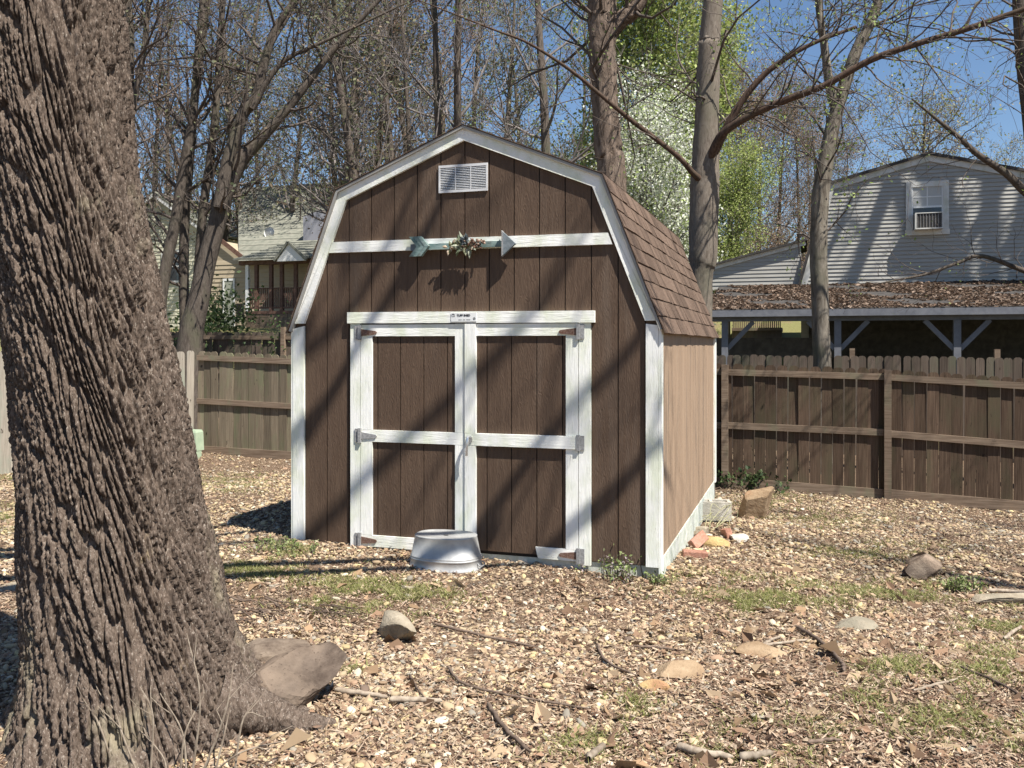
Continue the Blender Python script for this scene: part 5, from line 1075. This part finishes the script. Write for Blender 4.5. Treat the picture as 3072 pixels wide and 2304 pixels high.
uc = ((pl - CAM) @ RT) / ((pl - CAM) @ FW); right = np.clip((uc - .02) / .22, 0, 1) * np.clip((5.9 - (pl - CAM) @ FW) / 1.2, 0, 1) + .6 * np.clip((.05 - uc) / .2, 0, 1) * (np.abs((pl - CAM) @ FW - 5.6) < .55) + .8 * np.clip(((pl - CAM) @ FW - 10.5) / 2, 0, 1)
pl = pl[r.random(len(pl)) < np.clip(.55 - .4 * mk + .55 * right, .25, 1)]
big_ = scatter(r, 2600, 3.0, 7.5, .6); litter('curled_leaves', 'larger curled dead leaves lying on the litter', big_[(((big_ - CAM) @ RT) / ((big_ - CAM) @ FW) > .05) | (r.random(len(big_)) < .3)], r, .065, (.35, .7), [c_(.30, .20, .12), c_(.42, .31, .20), c_(.22, .14, .09)], .5)
litter('leaf_litter', 'brown broken leaves and chips lying over the gravel', pl, r, .020, (.25, .7), LC, .35)
pl = scatter(r, 90000, 3.0, 15, .9); litter('dry_grass', 'thin dry stems and needles over the gravel', pl, r, .05, (.04, .09), LC[1:5], .25, 'dry grass')
# leaves lying on the carport roof
nl = 42000; xx = r.uniform(1.9, 13, nl); ty = r.random(nl); Pq = np.stack([xx, YC - .25 + ty * (YH - YC + .15), 2.425 + ty * .78], -1); litter('roof_leaves', 'brown fallen leaves covering the carport roof', Pq[fbm(Pq[:, 0], Pq[:, 1], 3, 2.5) > -.35], r, .065, (.3, .7), [c_(.13, .085, .06), c_(.20, .14, .10), c_(.085, .058, .042), c_(.26, .195, .15)], .4)
# grass patches
PT = [(1140, 1790, 170, 42, 5000), (1010, 1775, 90, 35, 1500), (770, 1705, 110, 32, 2500), (2420, 1785, 260, 32, 5200), (2230, 1820, 60, 25, 1200), (2720, 1780, 130, 26, 2200), (3000, 1880, 90, 40, 1800), (2960, 2000, 110, 45, 2000), (700, 1450, 110, 26, 3000), (30, 1560, 110, 40, 2500), (2620, 1655, 180, 22, 1800), (2500, 1560, 170, 26, 2200), (2300, 1500, 120, 22, 1800), (2700, 2000, 90, 25, 900), (2850, 2150, 160, 60, 1800), (2300, 2230, 200, 60, 1500), (1900, 2130, 60, 40, 500), (2100, 1740, 160, 18, 900), (1060, 2030, 40, 14, 700), (2980, 2280, 100, 30, 1000), (2600, 2080, 80, 30, 500), (40, 1430, 80, 18, 1600), (860, 1650, 60, 16, 700), (1750, 2240, 90, 40, 500)]
B_ = []
for u, v, a, b, n in PT: n = int(n * .72); B_.append(ghitv(r.normal(u, a * .7, n), np.maximum(r.normal(v, b * .7, n), 1330)))
Pg = np.concatenate(B_); k = (fbm(Pg[:, 0], Pg[:, 1], 12, 9) > -.15) & ~((Pg[:, 0] > XL - .02) & (Pg[:, 0] < XR + .02) & (Pg[:, 1] > -.02) & (Pg[:, 1] < YB)) & (Pg[:, 1] < YF - .05); Pg = Pg[k]; n = len(Pg)
Pg = np.repeat(Pg, 2, 0) + np.concatenate([r.normal(0, .015, (2 * n, 2)), np.zeros((2 * n, 1))], 1); n = len(Pg); Pg[:, 2] = gz(Pg[:, 0], Pg[:, 1])
a = r.uniform(0, 6.28, n); h = r.uniform(.012, .042, n); w = r.uniform(.004, .009, n); ln = r.normal(0, .9, (n, 2)) * h[:, None]
dv = np.stack([np.cos(a), np.sin(a), np.zeros(n)], -1) * w[:, None]; tip = Pg + np.concatenate([ln, h[:, None]], 1); mid_ = Pg + np.concatenate([ln * .35, h[:, None] * .6], 1)
V = np.stack([Pg - dv / 2, Pg + dv / 2, mid_ + dv * .4, tip, mid_ - dv * .4], 1).reshape(-1, 3); b = np.arange(n)[:, None] * 5
C = np.array([c_(.19, .205, .06), c_(.29, .285, .11), c_(.38, .35, .18), c_(.24, .25, .085)])[r.integers(4, size=n)] * r.uniform(.75, 1.2, (n, 1))
o = part('grass', V, np.concatenate([b + [0, 1, 2], b + [0, 2, 4], b + [4, 2, 3]]), M_LEAF); setcol(o.data, np.repeat(C, 5, 0)); o['kind'] = 'stuff'; tag(o, 'thin patches of short green grass and moss in the gravel', 'grass')
